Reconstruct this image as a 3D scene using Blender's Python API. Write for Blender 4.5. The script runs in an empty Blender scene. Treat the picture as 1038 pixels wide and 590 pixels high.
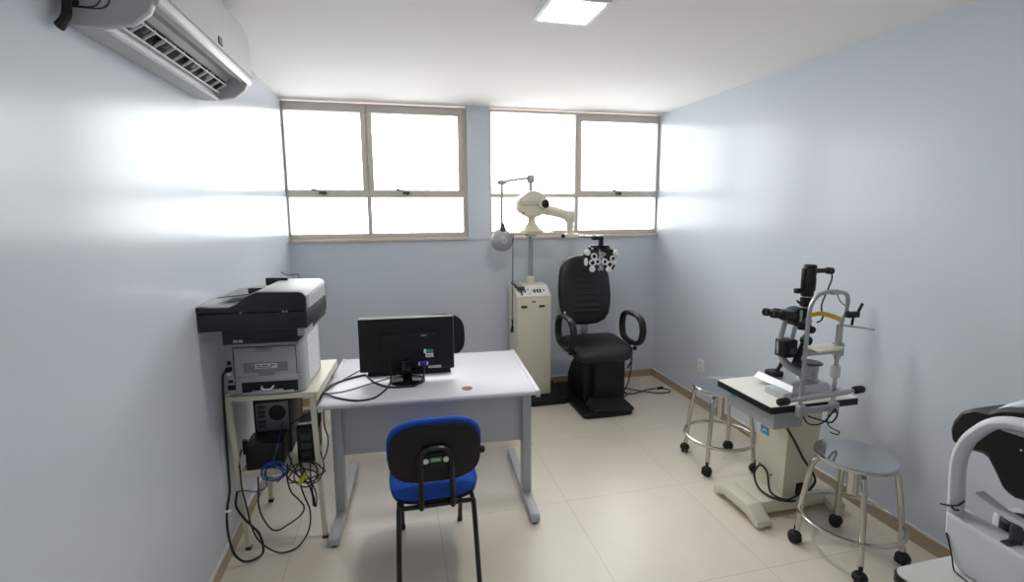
import bpy, bmesh, math, random
from mathutils import Vector, Matrix, Euler
random.seed(4)
S = bpy.context.scene
COL = S.collection
PI = math.pi
W, D, H = 3.5245, 4.6093, 2.7          # room width, depth to the window wall, height
FRONT = -1.1                            # wall behind the photographer

# ------------------------------------------------------------------ materials
def lin(c):
    return tuple((v/12.92 if v <= .04045 else ((v+.055)/1.055)**2.4) for v in (x/255. for x in c))

def mat(name, rgb, rough=.5, metal=0., spec=.5, coat=0., coat_rough=.1, mottle=.05, scale=14., bump=0., bscale=60., emit=None, estr=0., stretch=None, rvar=.06):
    """Principled material whose colour and roughness are varied by a noise texture."""
    m = bpy.data.materials.new(name); m.use_nodes = True
    nt = m.node_tree; N = nt.nodes; L = nt.links
    b = N['Principled BSDF']
    tc = N.new('ShaderNodeTexCoord')
    src = tc.outputs['Object']
    if stretch:
        mp = N.new('ShaderNodeMapping'); mp.inputs['Scale'].default_value = stretch
        L.new(src, mp.inputs['Vector']); src = mp.outputs['Vector']
    nz = N.new('ShaderNodeTexNoise'); nz.inputs['Scale'].default_value = scale; nz.inputs['Detail'].default_value = 4
    L.new(src, nz.inputs['Vector'])
    c = lin(rgb)
    mx = N.new('ShaderNodeMix'); mx.data_type = 'RGBA'
    mx.inputs['A'].default_value = tuple(v*(1-mottle) for v in c)+(1,)
    mx.inputs['B'].default_value = tuple(min(1, v*(1+mottle)) for v in c)+(1,)
    L.new(nz.outputs['Fac'], mx.inputs['Factor']); L.new(mx.outputs['Result'], b.inputs['Base Color'])
    mr = N.new('ShaderNodeMapRange')
    mr.inputs['To Min'].default_value = max(0, rough-rvar); mr.inputs['To Max'].default_value = min(1, rough+rvar)
    L.new(nz.outputs['Fac'], mr.inputs['Value']); L.new(mr.outputs['Result'], b.inputs['Roughness'])
    b.inputs['Metallic'].default_value = metal
    b.inputs['Specular IOR Level'].default_value = spec
    b.inputs['Coat Weight'].default_value = coat; b.inputs['Coat Roughness'].default_value = coat_rough
    if bump:
        n2 = N.new('ShaderNodeTexNoise'); n2.inputs['Scale'].default_value = bscale; n2.inputs['Detail'].default_value = 3
        L.new(tc.outputs['Object'], n2.inputs['Vector'])
        bp = N.new('ShaderNodeBump'); bp.inputs['Strength'].default_value = bump; bp.inputs['Distance'].default_value = .01
        L.new(n2.outputs['Fac'], bp.inputs['Height']); L.new(bp.outputs['Normal'], b.inputs['Normal'])
    if emit:
        b.inputs['Emission Color'].default_value = lin(emit)+(1,); b.inputs['Emission Strength'].default_value = estr
    return m

M = {}
LAMP = 80.
M['wall']    = mat('pale blue gloss wall paint', (211,218,228), .21, spec=.36, mottle=.004, scale=60, bump=.06, bscale=3.5, rvar=.01)
M['ceiling'] = mat('matt white ceiling paint', (246,242,240), .8, spec=.2, mottle=.004, scale=60, bump=.05, bscale=8)
M['skirt']   = mat('beige tile skirting', (176,158,134), .35, mottle=.05)
M['grout']   = mat('white skirting grout', (214,212,208), .7)
M['sill']    = mat('cream marble sill', (214,200,184), .3, mottle=.12, scale=25)
M['alu']     = mat('aged anodised aluminium', (206,199,190), .45, metal=.0, mottle=.05, scale=20)
M['alu_dk']  = mat('dark latch metal', (88,82,76), .5, metal=.6)
M['white_pl']= mat('white plastic', (232,234,236), .35, mottle=.01)
M['ac_body'] = mat('warm white conditioner plastic', (190,190,191), .45, mottle=.01)
M['ac_front']= mat('glossy conditioner cover', (212,212,214), .3, mottle=.01)
M['pl_dark'] = mat('dark grey plastic', (52,53,56), .45)
M['black']   = mat('black plastic', (13,13,14), .48, spec=.4, mottle=.1)
M['black_gl']= mat('gloss black plastic', (14,14,15), .16, mottle=.05)
M['rubber']  = mat('black rubber', (24,24,25), .7, mottle=.1)
M['cable']   = mat('black cable sheath', (16,16,17), .5)
M['cable_gy']= mat('grey cable sheath', (92,92,94), .5)
M['cable_bl']= mat('blue network cable', (36,78,150), .5)
M['leather'] = mat('black leatherette', (22,22,23), .40, mottle=.08, bump=.12, bscale=240)
M['blackmet']= mat('black painted steel', (20,20,21), .35, mottle=.06)
M['desk']    = mat('pale grey laminate', (204,203,209), .40, spec=.5, mottle=.015, scale=30)
M['panel']   = mat('grey laminate panel', (188,190,196), .38, mottle=.02)
M['steel_gy']= mat('grey painted steel', (182,184,188), .4, mottle=.03)
M['copper']  = mat('brown copper cap', (104,58,28), .5, metal=.2)
M['cream']   = mat('cream enamel', (218,213,194), .35, mottle=.03, scale=8)
M['cream_pl']= mat('cream plastic', (226,219,200), .32, mottle=.02)
M['cream_wh']= mat('off white enamel', (232,230,222), .35, mottle=.02)
M['blue']    = mat('royal blue fabric', (44,84,176), .85, spec=.2, mottle=.14, scale=120, bump=.25, bscale=500)
M['fab_blk'] = mat('charcoal fabric', (38,39,42), .85, spec=.2, mottle=.15, scale=120, bump=.25, bscale=500)
M['chrome']  = mat('brushed stainless steel', (196,192,186), .22, metal=1., mottle=.04, scale=40)
M['seat_st'] = mat('satin stainless seat', (178,180,184), .09, metal=1., mottle=.03, scale=60, rvar=.03)
M['silver']  = mat('satin silver', (176,178,180), .32, metal=.85, mottle=.04)
M['silver_p']= mat('silver grey paint', (168,172,176), .38, metal=.2, mottle=.03)
M['prn']     = mat('printer grey plastic', (176,180,183), .42, mottle=.015)
M['prn_dk']  = mat('printer charcoal plastic', (26,27,29), .4, mottle=.04)
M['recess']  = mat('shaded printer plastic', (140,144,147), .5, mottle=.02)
M['paper']   = mat('white paper', (235,236,240), .8, spec=.1, mottle=.01)
M['white']   = mat('white label', (236,236,234), .6)
M['green']   = mat('green label', (74,142,96), .55)
M['skyblue'] = mat('blue sticker', (64,150,206), .5)
M['vga']     = mat('blue connector', (44,58,170), .45)
M['yellow']  = mat('yellow silicone', (226,178,52), .45, mottle=.1)
M['yel_tag'] = mat('yellow tag', (196,182,44), .6)
M['darkhole']= mat('dark recess', (30,30,31), .8)
M['pc_grey'] = mat('bare grey computer steel', (120,124,124), .45, metal=.4, mottle=.1)
M['light']   = mat('lit diffuser', (255,255,255), .5, emit=(255,252,246), estr=LAMP)
M['lens']    = mat('dark lens glass', (20,18,22), .08)
M['auto_wh'] = mat('pearl white plastic', (214,215,222), .35, mottle=.015)
M['table_gy']= mat('grey white laminate', (206,206,200), .4, mottle=.02)

def floor_mat():
    m = bpy.data.materials.new('beige porcelain floor tiles'); m.use_nodes = True
    N = m.node_tree.nodes; L = m.node_tree.links; b = N['Principled BSDF']
    tc = N.new('ShaderNodeTexCoord'); mp = N.new('ShaderNodeMapping')
    t = .7744
    mp.inputs['Location'].default_value = (-(1.078-2*t)+.0015, -(2.6404-5*t)+.0015, 0)
    L.new(tc.outputs['Object'], mp.inputs['Vector'])
    br = N.new('ShaderNodeTexBrick'); br.offset = 0; br.squash = 1
    br.inputs['Scale'].default_value = 1; br.inputs['Brick Width'].default_value = t; br.inputs['Row Height'].default_value = t
    br.inputs['Mortar Size'].default_value = .0013; br.inputs['Mortar Smooth'].default_value = .2; br.inputs['Bias'].default_value = 0
    a = lin((226,216,202)); c = lin((223,213,199)); g = lin((178,166,150))
    br.inputs['Color1'].default_value = a+(1,); br.inputs['Color2'].default_value = c+(1,); br.inputs['Mortar'].default_value = g+(1,)
    L.new(mp.outputs['Vector'], br.inputs['Vector'])
    nz = N.new('ShaderNodeTexNoise'); nz.inputs['Scale'].default_value = 5; nz.inputs['Detail'].default_value = 6
    L.new(tc.outputs['Object'], nz.inputs['Vector'])
    mr = N.new('ShaderNodeMapRange'); mr.inputs['To Min'].default_value = .95; mr.inputs['To Max'].default_value = 1.05
    L.new(nz.outputs['Fac'], mr.inputs['Value'])
    mul = N.new('ShaderNodeMix'); mul.data_type = 'RGBA'; mul.blend_type = 'MULTIPLY'; mul.inputs['Factor'].default_value = 1
    L.new(br.outputs['Color'], mul.inputs['A']); L.new(mr.outputs['Result'], mul.inputs['B'])
    L.new(mul.outputs['Result'], b.inputs['Base Color'])
    rr = N.new('ShaderNodeMapRange'); rr.inputs['To Min'].default_value = .24; rr.inputs['To Max'].default_value = .36
    L.new(nz.outputs['Fac'], rr.inputs['Value']); L.new(rr.outputs['Result'], b.inputs['Roughness'])
    b.inputs['Specular IOR Level'].default_value = .45
    return m
M['floor'] = floor_mat()

def glass_mat():
    m = bpy.data.materials.new('clear window glass'); m.use_nodes = True
    N = m.node_tree.nodes; L = m.node_tree.links
    N.remove(N['Principled BSDF'])
    tr = N.new('ShaderNodeBsdfTransparent'); tr.inputs['Color'].default_value = (.96,.98,.98,1)
    gl = N.new('ShaderNodeBsdfGlossy'); gl.inputs['Roughness'].default_value = .05
    fr = N.new('ShaderNodeFresnel'); fr.inputs['IOR'].default_value = 1.25
    nz = N.new('ShaderNodeTexNoise'); nz.inputs['Scale'].default_value = 3
    bp = N.new('ShaderNodeBump'); bp.inputs['Strength'].default_value = .02
    L.new(nz.outputs['Fac'], bp.inputs['Height']); L.new(bp.outputs['Normal'], gl.inputs['Normal'])
    mx = N.new('ShaderNodeMixShader')
    L.new(fr.outputs['Fac'], mx.inputs['Fac']); L.new(tr.outputs['BSDF'], mx.inputs[1]); L.new(gl.outputs['BSDF'], mx.inputs[2])
    L.new(mx.outputs['Shader'], N['Material Output'].inputs['Surface'])
    return m
M['glass'] = glass_mat()

def print_mat():
    """paper with rows of small illegible grey print"""
    m = mat('printed form paper', (235,236,240), .8, spec=.1)
    N = m.node_tree.nodes; L = m.node_tree.links; b = N['Principled BSDF']
    tc = N.new('ShaderNodeTexCoord')
    wv = N.new('ShaderNodeTexWave'); wv.bands_direction = 'Z'; wv.inputs['Scale'].default_value = 30; wv.inputs['Distortion'].default_value = 0
    L.new(tc.outputs['Object'], wv.inputs['Vector'])
    nz = N.new('ShaderNodeTexNoise'); nz.inputs['Scale'].default_value = 120
    L.new(tc.outputs['Object'], nz.inputs['Vector'])
    mu = N.new('ShaderNodeMath'); mu.operation = 'MULTIPLY'
    L.new(wv.outputs['Fac'], mu.inputs[0]); L.new(nz.outputs['Fac'], mu.inputs[1])
    rp = N.new('ShaderNodeValToRGB'); rp.color_ramp.elements[0].position = .32; rp.color_ramp.elements[1].position = .45
    rp.color_ramp.elements[0].color = lin((236,237,241))+(1,); rp.color_ramp.elements[1].color = lin((186,188,198))+(1,)
    L.new(mu.outputs['Value'], rp.inputs['Fac']); L.new(rp.outputs['Color'], b.inputs['Base Color'])
    return m
M['form'] = print_mat()

# ------------------------------------------------------------------ mesh builder
ROOTM = {}
class B:
    def __init__(self): self.bm = bmesh.new()
    def _xf(self, verts, rot=None, about=None):
        if rot is not None:
            R = Euler(rot).to_matrix(); a = Vector(about)
            for v in verts: v.co = R @ (v.co - a) + a
    def _bev(self, verts, r, seg, ang=.35):
        vs = set(verts)
        es = [e for e in self.bm.edges if e.verts[0] in vs and e.verts[1] in vs and len(e.link_faces) == 2 and e.calc_face_angle(0) > ang]
        res = bmesh.ops.bevel(self.bm, geom=es, offset=r, segments=seg, affect='EDGES', profile=.5, clamp_overlap=True)
    def box(self, x0, x1, y0, y1, z0, z1, r=0, seg=2, rot=None):
        c = Vector(((x0+x1)/2, (y0+y1)/2, (z0+z1)/2))
        n0 = len(self.bm.verts)
        ret = bmesh.ops.create_cube(self.bm, size=1)
        vs = ret['verts']
        for v in vs: v.co = Vector((v.co.x*abs(x1-x0), v.co.y*abs(y1-y0), v.co.z*abs(z1-z0))) + c
        self._xf(vs, rot, c)
        if r: self._bev(vs, r, seg)
        return self
    def hull8(self, pts, r=0, seg=2):
        """a box given by its eight corners: bottom loop then top loop"""
        vs = [self.bm.verts.new(p) for p in pts]
        for f in ((3,2,1,0),(4,5,6,7),(0,1,5,4),(1,2,6,5),(2,3,7,6),(3,0,4,7)): self.bm.faces.new([vs[i] for i in f])
        if r: self._bev(vs, r, seg)
        return self
    def prism(self, poly, axis, a, b, r=0, seg=2, taper=None):
        """extrude a 2-D outline along an axis. axis 'x': poly=(y,z); 'y': (x,z); 'z': (x,y)"""
        def P(p, t):
            return {'x': (t,p[0],p[1]), 'y': (p[0],t,p[1]), 'z': (p[0],p[1],t)}[axis]
        n = len(poly)
        cx = sum(p[0] for p in poly)/n; cy = sum(p[1] for p in poly)/n
        q = poly if taper is None else [(cx+(p[0]-cx)*taper, cy+(p[1]-cy)*taper) for p in poly]
        v0 = [self.bm.verts.new(P(p, a)) for p in poly]; v1 = [self.bm.verts.new(P(p, b)) for p in q]
        fs = [self.bm.faces.new(v0), self.bm.faces.new(v1[::-1])]
        for i in range(n): fs.append(self.bm.faces.new((v0[i], v1[i], v1[(i+1) % n], v0[(i+1) % n])))
        bmesh.ops.recalc_face_normals(self.bm, faces=fs)
        if r: self._bev(v0+v1, r, seg, .5)
        return self
    def cyl(self, p0, p1, r0, r1=None, seg=24, bev=0):
        p0, p1 = Vector(p0), Vector(p1); r1 = r0 if r1 is None else r1
        d = p1-p0; q = d.to_track_quat('Z', 'Y').to_matrix()
        rings = []
        for p, r in ((p0, r0), (p1, r1)):
            rings.append([self.bm.verts.new(p + q @ Vector((r*math.cos(2*PI*i/seg), r*math.sin(2*PI*i/seg), 0))) for i in range(seg)])
        a, b = rings
        for i in range(seg): self.bm.faces.new((a[i], a[(i+1) % seg], b[(i+1) % seg], b[i]))
        self.bm.faces.new(a[::-1]); self.bm.faces.new(b)
        if bev: self._bev(a+b, bev, 2, .7)
        return self
    def lathe(self, prof, c=(0,0,0), axis=(0,0,1), seg=32, sx=1, sy=1):
        """revolve (radius, height) pairs about an axis through c; end radii of 0 close the shape"""
        c = Vector(c); q = Vector(axis).to_track_quat('Z', 'Y').to_matrix()
        rings = []
        for r, h in prof:
            if r < 1e-6: rings.append([self.bm.verts.new(c + q @ Vector((0,0,h)))])
            else: rings.append([self.bm.verts.new(c + q @ Vector((sx*r*math.cos(2*PI*i/seg), sy*r*math.sin(2*PI*i/seg), h))) for i in range(seg)])
        fs = []
        for a, b in zip(rings, rings[1:]):
            for i in range(seg):
                j = (i+1) % seg
                if len(a) == 1 and len(b) == 1: continue
                if len(a) == 1: fs.append(self.bm.faces.new((a[0], b[j], b[i])))
                elif len(b) == 1: fs.append(self.bm.faces.new((a[i], a[j], b[0])))
                else: fs.append(self.bm.faces.new((a[i], a[j], b[j], b[i])))
        if len(rings[0]) > 1: fs.append(self.bm.faces.new(rings[0][::-1]))
        if len(rings[-1]) > 1: fs.append(self.bm.faces.new(rings[-1]))
        bmesh.ops.recalc_face_normals(self.bm, faces=fs)
        return self
    def ring(self, c, axis, R, r, seg=40, rs=10, a0=0, a1=2*PI):
        """torus, or an arc of one"""
        c = Vector(c); q = Vector(axis).to_track_quat('Z', 'Y').to_matrix()
        full = abs(a1-a0-2*PI) < 1e-6
        n = seg if full else seg+1
        pts = [c + q @ Vector((R*math.cos(a0+(a1-a0)*i/seg), R*math.sin(a0+(a1-a0)*i/seg), 0)) for i in range(n)]
        return self.tube(pts, r, rs, closed=full, smooth=0)
    def tube(self, pts, r, seg=10, closed=False, smooth=4, flat=None):
        """sweep a circle (or an ellipse: flat=(width_scale, depth_scale, up)) along a path; r may be a list"""
        P = [Vector(p) for p in pts]
        Rr = list(r) if isinstance(r, (list, tuple)) else [r]*len(P)
        if smooth:
            out = []; ro = []; n = len(P)
            for i in range(n if closed else n-1):
                p0 = P[(i-1) % n] if (closed or i > 0) else P[0]*2-P[1]
                p1, p2 = P[i], P[(i+1) % n]
                p3 = P[(i+2) % n] if (closed or i+2 < n) else P[-1]*2-P[-2]
                for k in range(smooth):
                    t = k/smooth
                    out.append(.5*((2*p1)+(-p0+p2)*t+(2*p0-5*p1+4*p2-p3)*t*t+(-p0+3*p1-3*p2+p3)*t**3))
                    ro.append(Rr[i]*(1-t)+Rr[(i+1) % n]*t)
            if not closed: out.append(P[-1]); ro.append(Rr[-1])
            P, Rr = out, ro
        n = len(P)
        T = []
        for i in range(n):
            a = P[(i-1) % n] if (closed or i > 0) else P[i]
            b = P[(i+1) % n] if (closed or i < n-1) else P[i]
            d = (b-a); T.append(d.normalized() if d.length > 1e-9 else Vector((0,0,1)))
        up = Vector(flat[2]) if flat else Vector((0,0,1))
        if abs(T[0].dot(up)) > .95 and not flat: up = Vector((1,0,0))
        nrm = (up - T[0]*up.dot(T[0])).normalized()
        rings = []
        for i in range(n):
            if flat: nrm = (up - T[i]*up.dot(T[i])).normalized()
            else:
                nrm = (nrm - T[i]*nrm.dot(T[i]))
                nrm = nrm.normalized() if nrm.length > 1e-6 else T[i].orthogonal().normalized()
            bn = T[i].cross(nrm)
            a, b = (flat[0], flat[1]) if flat else (1, 1)
            rings.append([self.bm.verts.new(P[i] + nrm*(Rr[i]*a*math.cos(2*PI*k/seg)) + bn*(Rr[i]*b*math.sin(2*PI*k/seg))) for k in range(seg)])
        fs = []
        m = n if closed else n-1
        for i in range(m):
            a, b = rings[i], rings[(i+1) % n]
            off = 0
            if closed and i == n-1 and not flat:
                off = min(range(seg), key=lambda o: sum((a[k].co-b[(k+o) % seg].co).length for k in range(0, seg, 2)))
            for k in range(seg):
                fs.append(self.bm.faces.new((a[k], a[(k+1) % seg], b[(k+1+off) % seg], b[(k+off) % seg])))
        if not closed: fs.append(self.bm.faces.new(rings[0][::-1])); fs.append(self.bm.faces.new(rings[-1]))
        bmesh.ops.recalc_face_normals(self.bm, faces=fs)
        return self
    def ball(self, c, r, s=(1,1,1), seg=24):
        ret = bmesh.ops.create_uvsphere(self.bm, u_segments=seg, v_segments=seg//2, radius=r)
        for v in ret['verts']: v.co = Vector((v.co.x*s[0], v.co.y*s[1], v.co.z*s[2])) + Vector(c)
        return self
    def cushion(self, outline, y0, y1, puff, frame, n=10, puff_back=0.):
        """pillowy pad: outline scaled inward in rings while rising. frame maps (u, v, d) to a point"""
        cx = sum(p[0] for p in outline)/len(outline); cy = sum(p[1] for p in outline)/len(outline)
        prof = [(.0, y0-puff_back), (.5, y0-puff_back*.8), (.85, y0-puff_back*.35), (.95, y0), (.99, y0+(y1-y0)*.2), (1., y0+(y1-y0)*.5), (.99, y0+(y1-y0)*.8), (.95, y1), (.85, y1+puff*.4), (.65, y1+puff*.75), (.35, y1+puff*.95), (0, y1+puff)]
        rings = []
        for s, d in prof:
            if s == 0: rings.append([self.bm.verts.new(frame(cx, cy, d))])
            else: rings.append([self.bm.verts.new(frame(cx+(p[0]-cx)*s, cy+(p[1]-cy)*s, d)) for p in outline])
        fs = []; k = len(outline)
        for a, b in zip(rings, rings[1:]):
            for i in range(k):
                j = (i+1) % k
                if len(a) == 1: fs.append(self.bm.faces.new((a[0], b[j], b[i])))
                elif len(b) == 1: fs.append(self.bm.faces.new((a[i], a[j], b[0])))
                else: fs.append(self.bm.faces.new((a[i], a[j], b[j], b[i])))
        bmesh.ops.recalc_face_normals(self.bm, faces=fs)
        return self
    def build(self, name, m, parent=None, label=None, sharp=.6, bevel=0, kind=None):
        me = bpy.data.meshes.new(name)
        if parent is not None and parent.name in ROOTM:
            inv = ROOTM[parent.name].inverted()
            self.bm.transform(inv)
        self.bm.normal_update()
        self.bm.to_mesh(me); self.bm.free()
        me.materials.append(M[m] if isinstance(m, str) else m)
        for p in me.polygons: p.use_smooth = True
        me.set_sharp_from_angle(angle=sharp)
        o = bpy.data.objects.new(name, me); COL.objects.link(o)
        if parent is not None:
            o.parent = parent
            ROOTM[o.name] = ROOTM.get(parent.name, Matrix.Identity(4))
        if label: o['label'] = label
        if kind: o['kind'] = kind
        if bevel:
            bv = o.modifiers.new('edge', 'BEVEL'); bv.width = bevel; bv.segments = 2; bv.limit_method = 'ANGLE'; bv.angle_limit = .6
        return o

def thing(name, label, cat, loc=(0,0,0), rz=0, group=None, local=False):
    """an Empty at the thing's base. Parts are given in world coordinates, or in the thing's own when local is set"""
    o = bpy.data.objects.new(name, None); COL.objects.link(o)
    o.empty_display_size = .05
    o.location = loc; o.rotation_euler = (0,0,rz); o['label'] = label; o['category'] = cat
    if group: o['group'] = group
    ROOTM[o.name] = Matrix.Identity(4) if local else Matrix.Translation(loc) @ Matrix.Rotation(rz, 4, 'Z')
    return o
def tag(o, label, cat, group=None):
    o['label'] = label; o['category'] = cat
    if group: o['group'] = group
    return o
def struct(name, b, m, **k):
    return b.build(name, m, kind='structure', **k)
def copy_tree(o, parent=None):
    c = o.copy(); COL.objects.link(c)
    if parent is not None: c.parent = parent
    for ch in list(o.children): copy_tree(ch, c)
    return c
def rrect(x0, x1, y0, y1, r, n=6):
    """rounded rectangle outline; r is one radius or four (x0y0, x1y0, x1y1, x0y1)"""
    rs = r if isinstance(r, (tuple, list)) else (r,)*4
    out = []
    for (cx, cy, sx, sy, a), q in zip(((x0,y0,1,1,PI),(x1,y0,-1,1,1.5*PI),(x1,y1,-1,-1,0),(x0,y1,1,-1,.5*PI)), rs):
        for i in range(n+1):
            t = a + .5*PI*i/n
            out.append((cx+sx*q+q*math.cos(t), cy+sy*q+q*math.sin(t)))
    return out

# ================================================================== THE ROOM
T = .15
struct('floor', B().box(-T, W+T, FRONT-T, D+T, -.1, 0), 'floor')
struct('ceiling', B().box(-T, W+T, FRONT-T, D+T, H, H+.1), 'ceiling')
struct('wall_left', B().box(-T, 0, FRONT-T, D+T, 0, H), 'wall')
struct('wall_right', B().box(W, W+T, FRONT-T, D+T, 0, H), 'wall')
struct('wall_front', B().box(0, W, FRONT-T, FRONT, 0, H), 'wall')
ZS = 1.488
b = B().box(0, W, D, D+T, 0, ZS)
b.box(1.565, 1.775, D-.012, D+T, ZS, H)
struct('wall_back', b, 'wall')
for nm, (x0, x1, y0, y1) in {'baseboard_left': (0,.012,FRONT,D), 'baseboard_right': (W-.012,W,FRONT,D), 'baseboard_back': (0,W,D-.012,D)}.items():
    o = struct(nm, B().box(x0, x1, y0, y1, 0, .074), 'skirt')
    e = .002
    B().box(x0-(e if nm[-5:] == 'right' else -e*0), x1+(e if nm[-4:] == 'left' else 0), y0-(e if nm[-4:] == 'back' else 0), y1, .074, .083).build('grout_line', 'grout', o)
for i, (x0, x1) in enumerate(((.0, 1.565), (1.775, W))):
    struct(f'trim_{i+1}', B().box(x0+.001, x1, D-.025, D+T-.01, ZS, ZS+.026, r=.003), 'sill')

def window(idx, x0, x1, xm, frames, transom, latches):
    w = bpy.data.objects.new(f'window_{idx}', None); COL.objects.link(w); w['kind'] = 'structure'
    w.location = ((x0+x1)/2, D+.05, ZS+.026); ROOTM[w.name] = Matrix.Translation(w.location)
    yb, yf = D+.085, D+.03
    b = B()
    zb, zt = ZS+.026, H-.012
    b.box(x0, x1, yf, yb, zb, zb+.045, r=.003)                       # bottom rail
    b.box(x0, x1, yf-.012, yb, zt-.022, zt, r=.003)                  # head
    b.box(x0, x0+(.010 if idx == 1 else .022), yf, yb, zb+.045, zt-.022, r=.002); b.box(x1-(.034 if idx == 1 else .010), x1, yf-.009, yb-.002, zb+.045, zt-.022, r=.002)
    b.box(xm-.018, xm+.018, yf-.006, yb-.001, zb+.045, zt-.022, r=.002)                  # mullion
    b.box(x0, x1, yf-.016, yb, 1.880, 1.918, r=.003)                      # transom
    b.build('window_frame', 'alu', w)
    for (a, c, la, lc) in frames:                                            # opening sashes of the upper row
        s = B(); y1, y0 = D+.06, D+.012
        s.box(a, c, y0, y1, 1.884, 1.945, r=.003); s.box(a, c, y0, y1, zt-.078, zt-.016, r=.003)
        s.box(a, a+la, y0, y1+.001, 1.945, zt-.078, r=.002); s.box(c-lc, c, y0, y1+.001, 1.945, zt-.078, r=.002)
        s.build('sash', 'alu', w)
    for lx in latches:
        l = B().box(lx-.045, lx+.02, D-.002, D+.014, 1.908, 1.926, r=.003)
        l.cyl((lx, D-.012, 1.917), (lx, D+.01, 1.917), .016)
        l.tube([(lx, D-.012, 1.92), (lx-.035, D-.035, 1.935), (lx-.10, D-.05, 1.95)], [.006,.006,.008], 8)
        l.build('latch', 'alu_dk', w)
    B().box(x0+.01, x1-.01, D+.068, D+.073, zb+.02, zt-.01).build('window_pane', 'glass', w)
    return w
window(1, .002, 1.563, .683, ((.004, .677, .012, .042), (.689, 1.530, .042, .042)), 1.9, (.31, 1.02))
window(2, 1.777, W-.002, 2.652, ((2.652, W-.004, .042, .018),), 1.9, (3.1,))

# wall outlets
o = thing('wall_outlet', 'white double wall outlet plate low on the right wall beside the cream column table', 'outlet', (W, 3.759, .37))
B().prism(rrect(3.715, 3.800, .312, .428, .006), 'x', W-.009, W, r=.002).build('cover_plate', 'white_pl', o)
for z in (.345, .395): B().prism(rrect(3.742, 3.774, z-.014, z+.014, .012), 'x', W-.011, W-.008).build('socket', 'table_gy', o)
o = thing('wall_outlet', 'white wall outlet on the window wall behind the armrest of the black examination chair', 'outlet', (2.575, D, .38))
B().prism(rrect(2.515, 2.635, .345, .43, .006), 'y', D-.009, D, r=.002).build('cover_plate', 'white_pl', o)
B().prism(rrect(2.56, 2.59, .37, .40, .012), 'y', D-.011, D-.008).build('socket', 'table_gy', o)

# ------------------------------------------------------------------ ceiling light
o = thing('ceiling_light', 'square white surface-mounted ceiling light panel, switched on', 'light', (1.72, 2.30, H))
b = B()
x0, x1, y0, y1 = 1.578, 1.862, 2.148, 2.436
for q in ((x0,x1,y0,y0+.02),(x0,x1,y1-.02,y1),(x0,x0+.02,y0+.02,y1-.02),(x1-.02,x1,y0+.02,y1-.02)): b.box(*q, H-.035, H)
b.build('light_frame', 'white_pl', o, bevel=.002)
B().box(x0+.02, x1-.02, y0+.02, y1-.02, H-.031, H-.026).build('diffuser', 'light', o)

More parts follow.
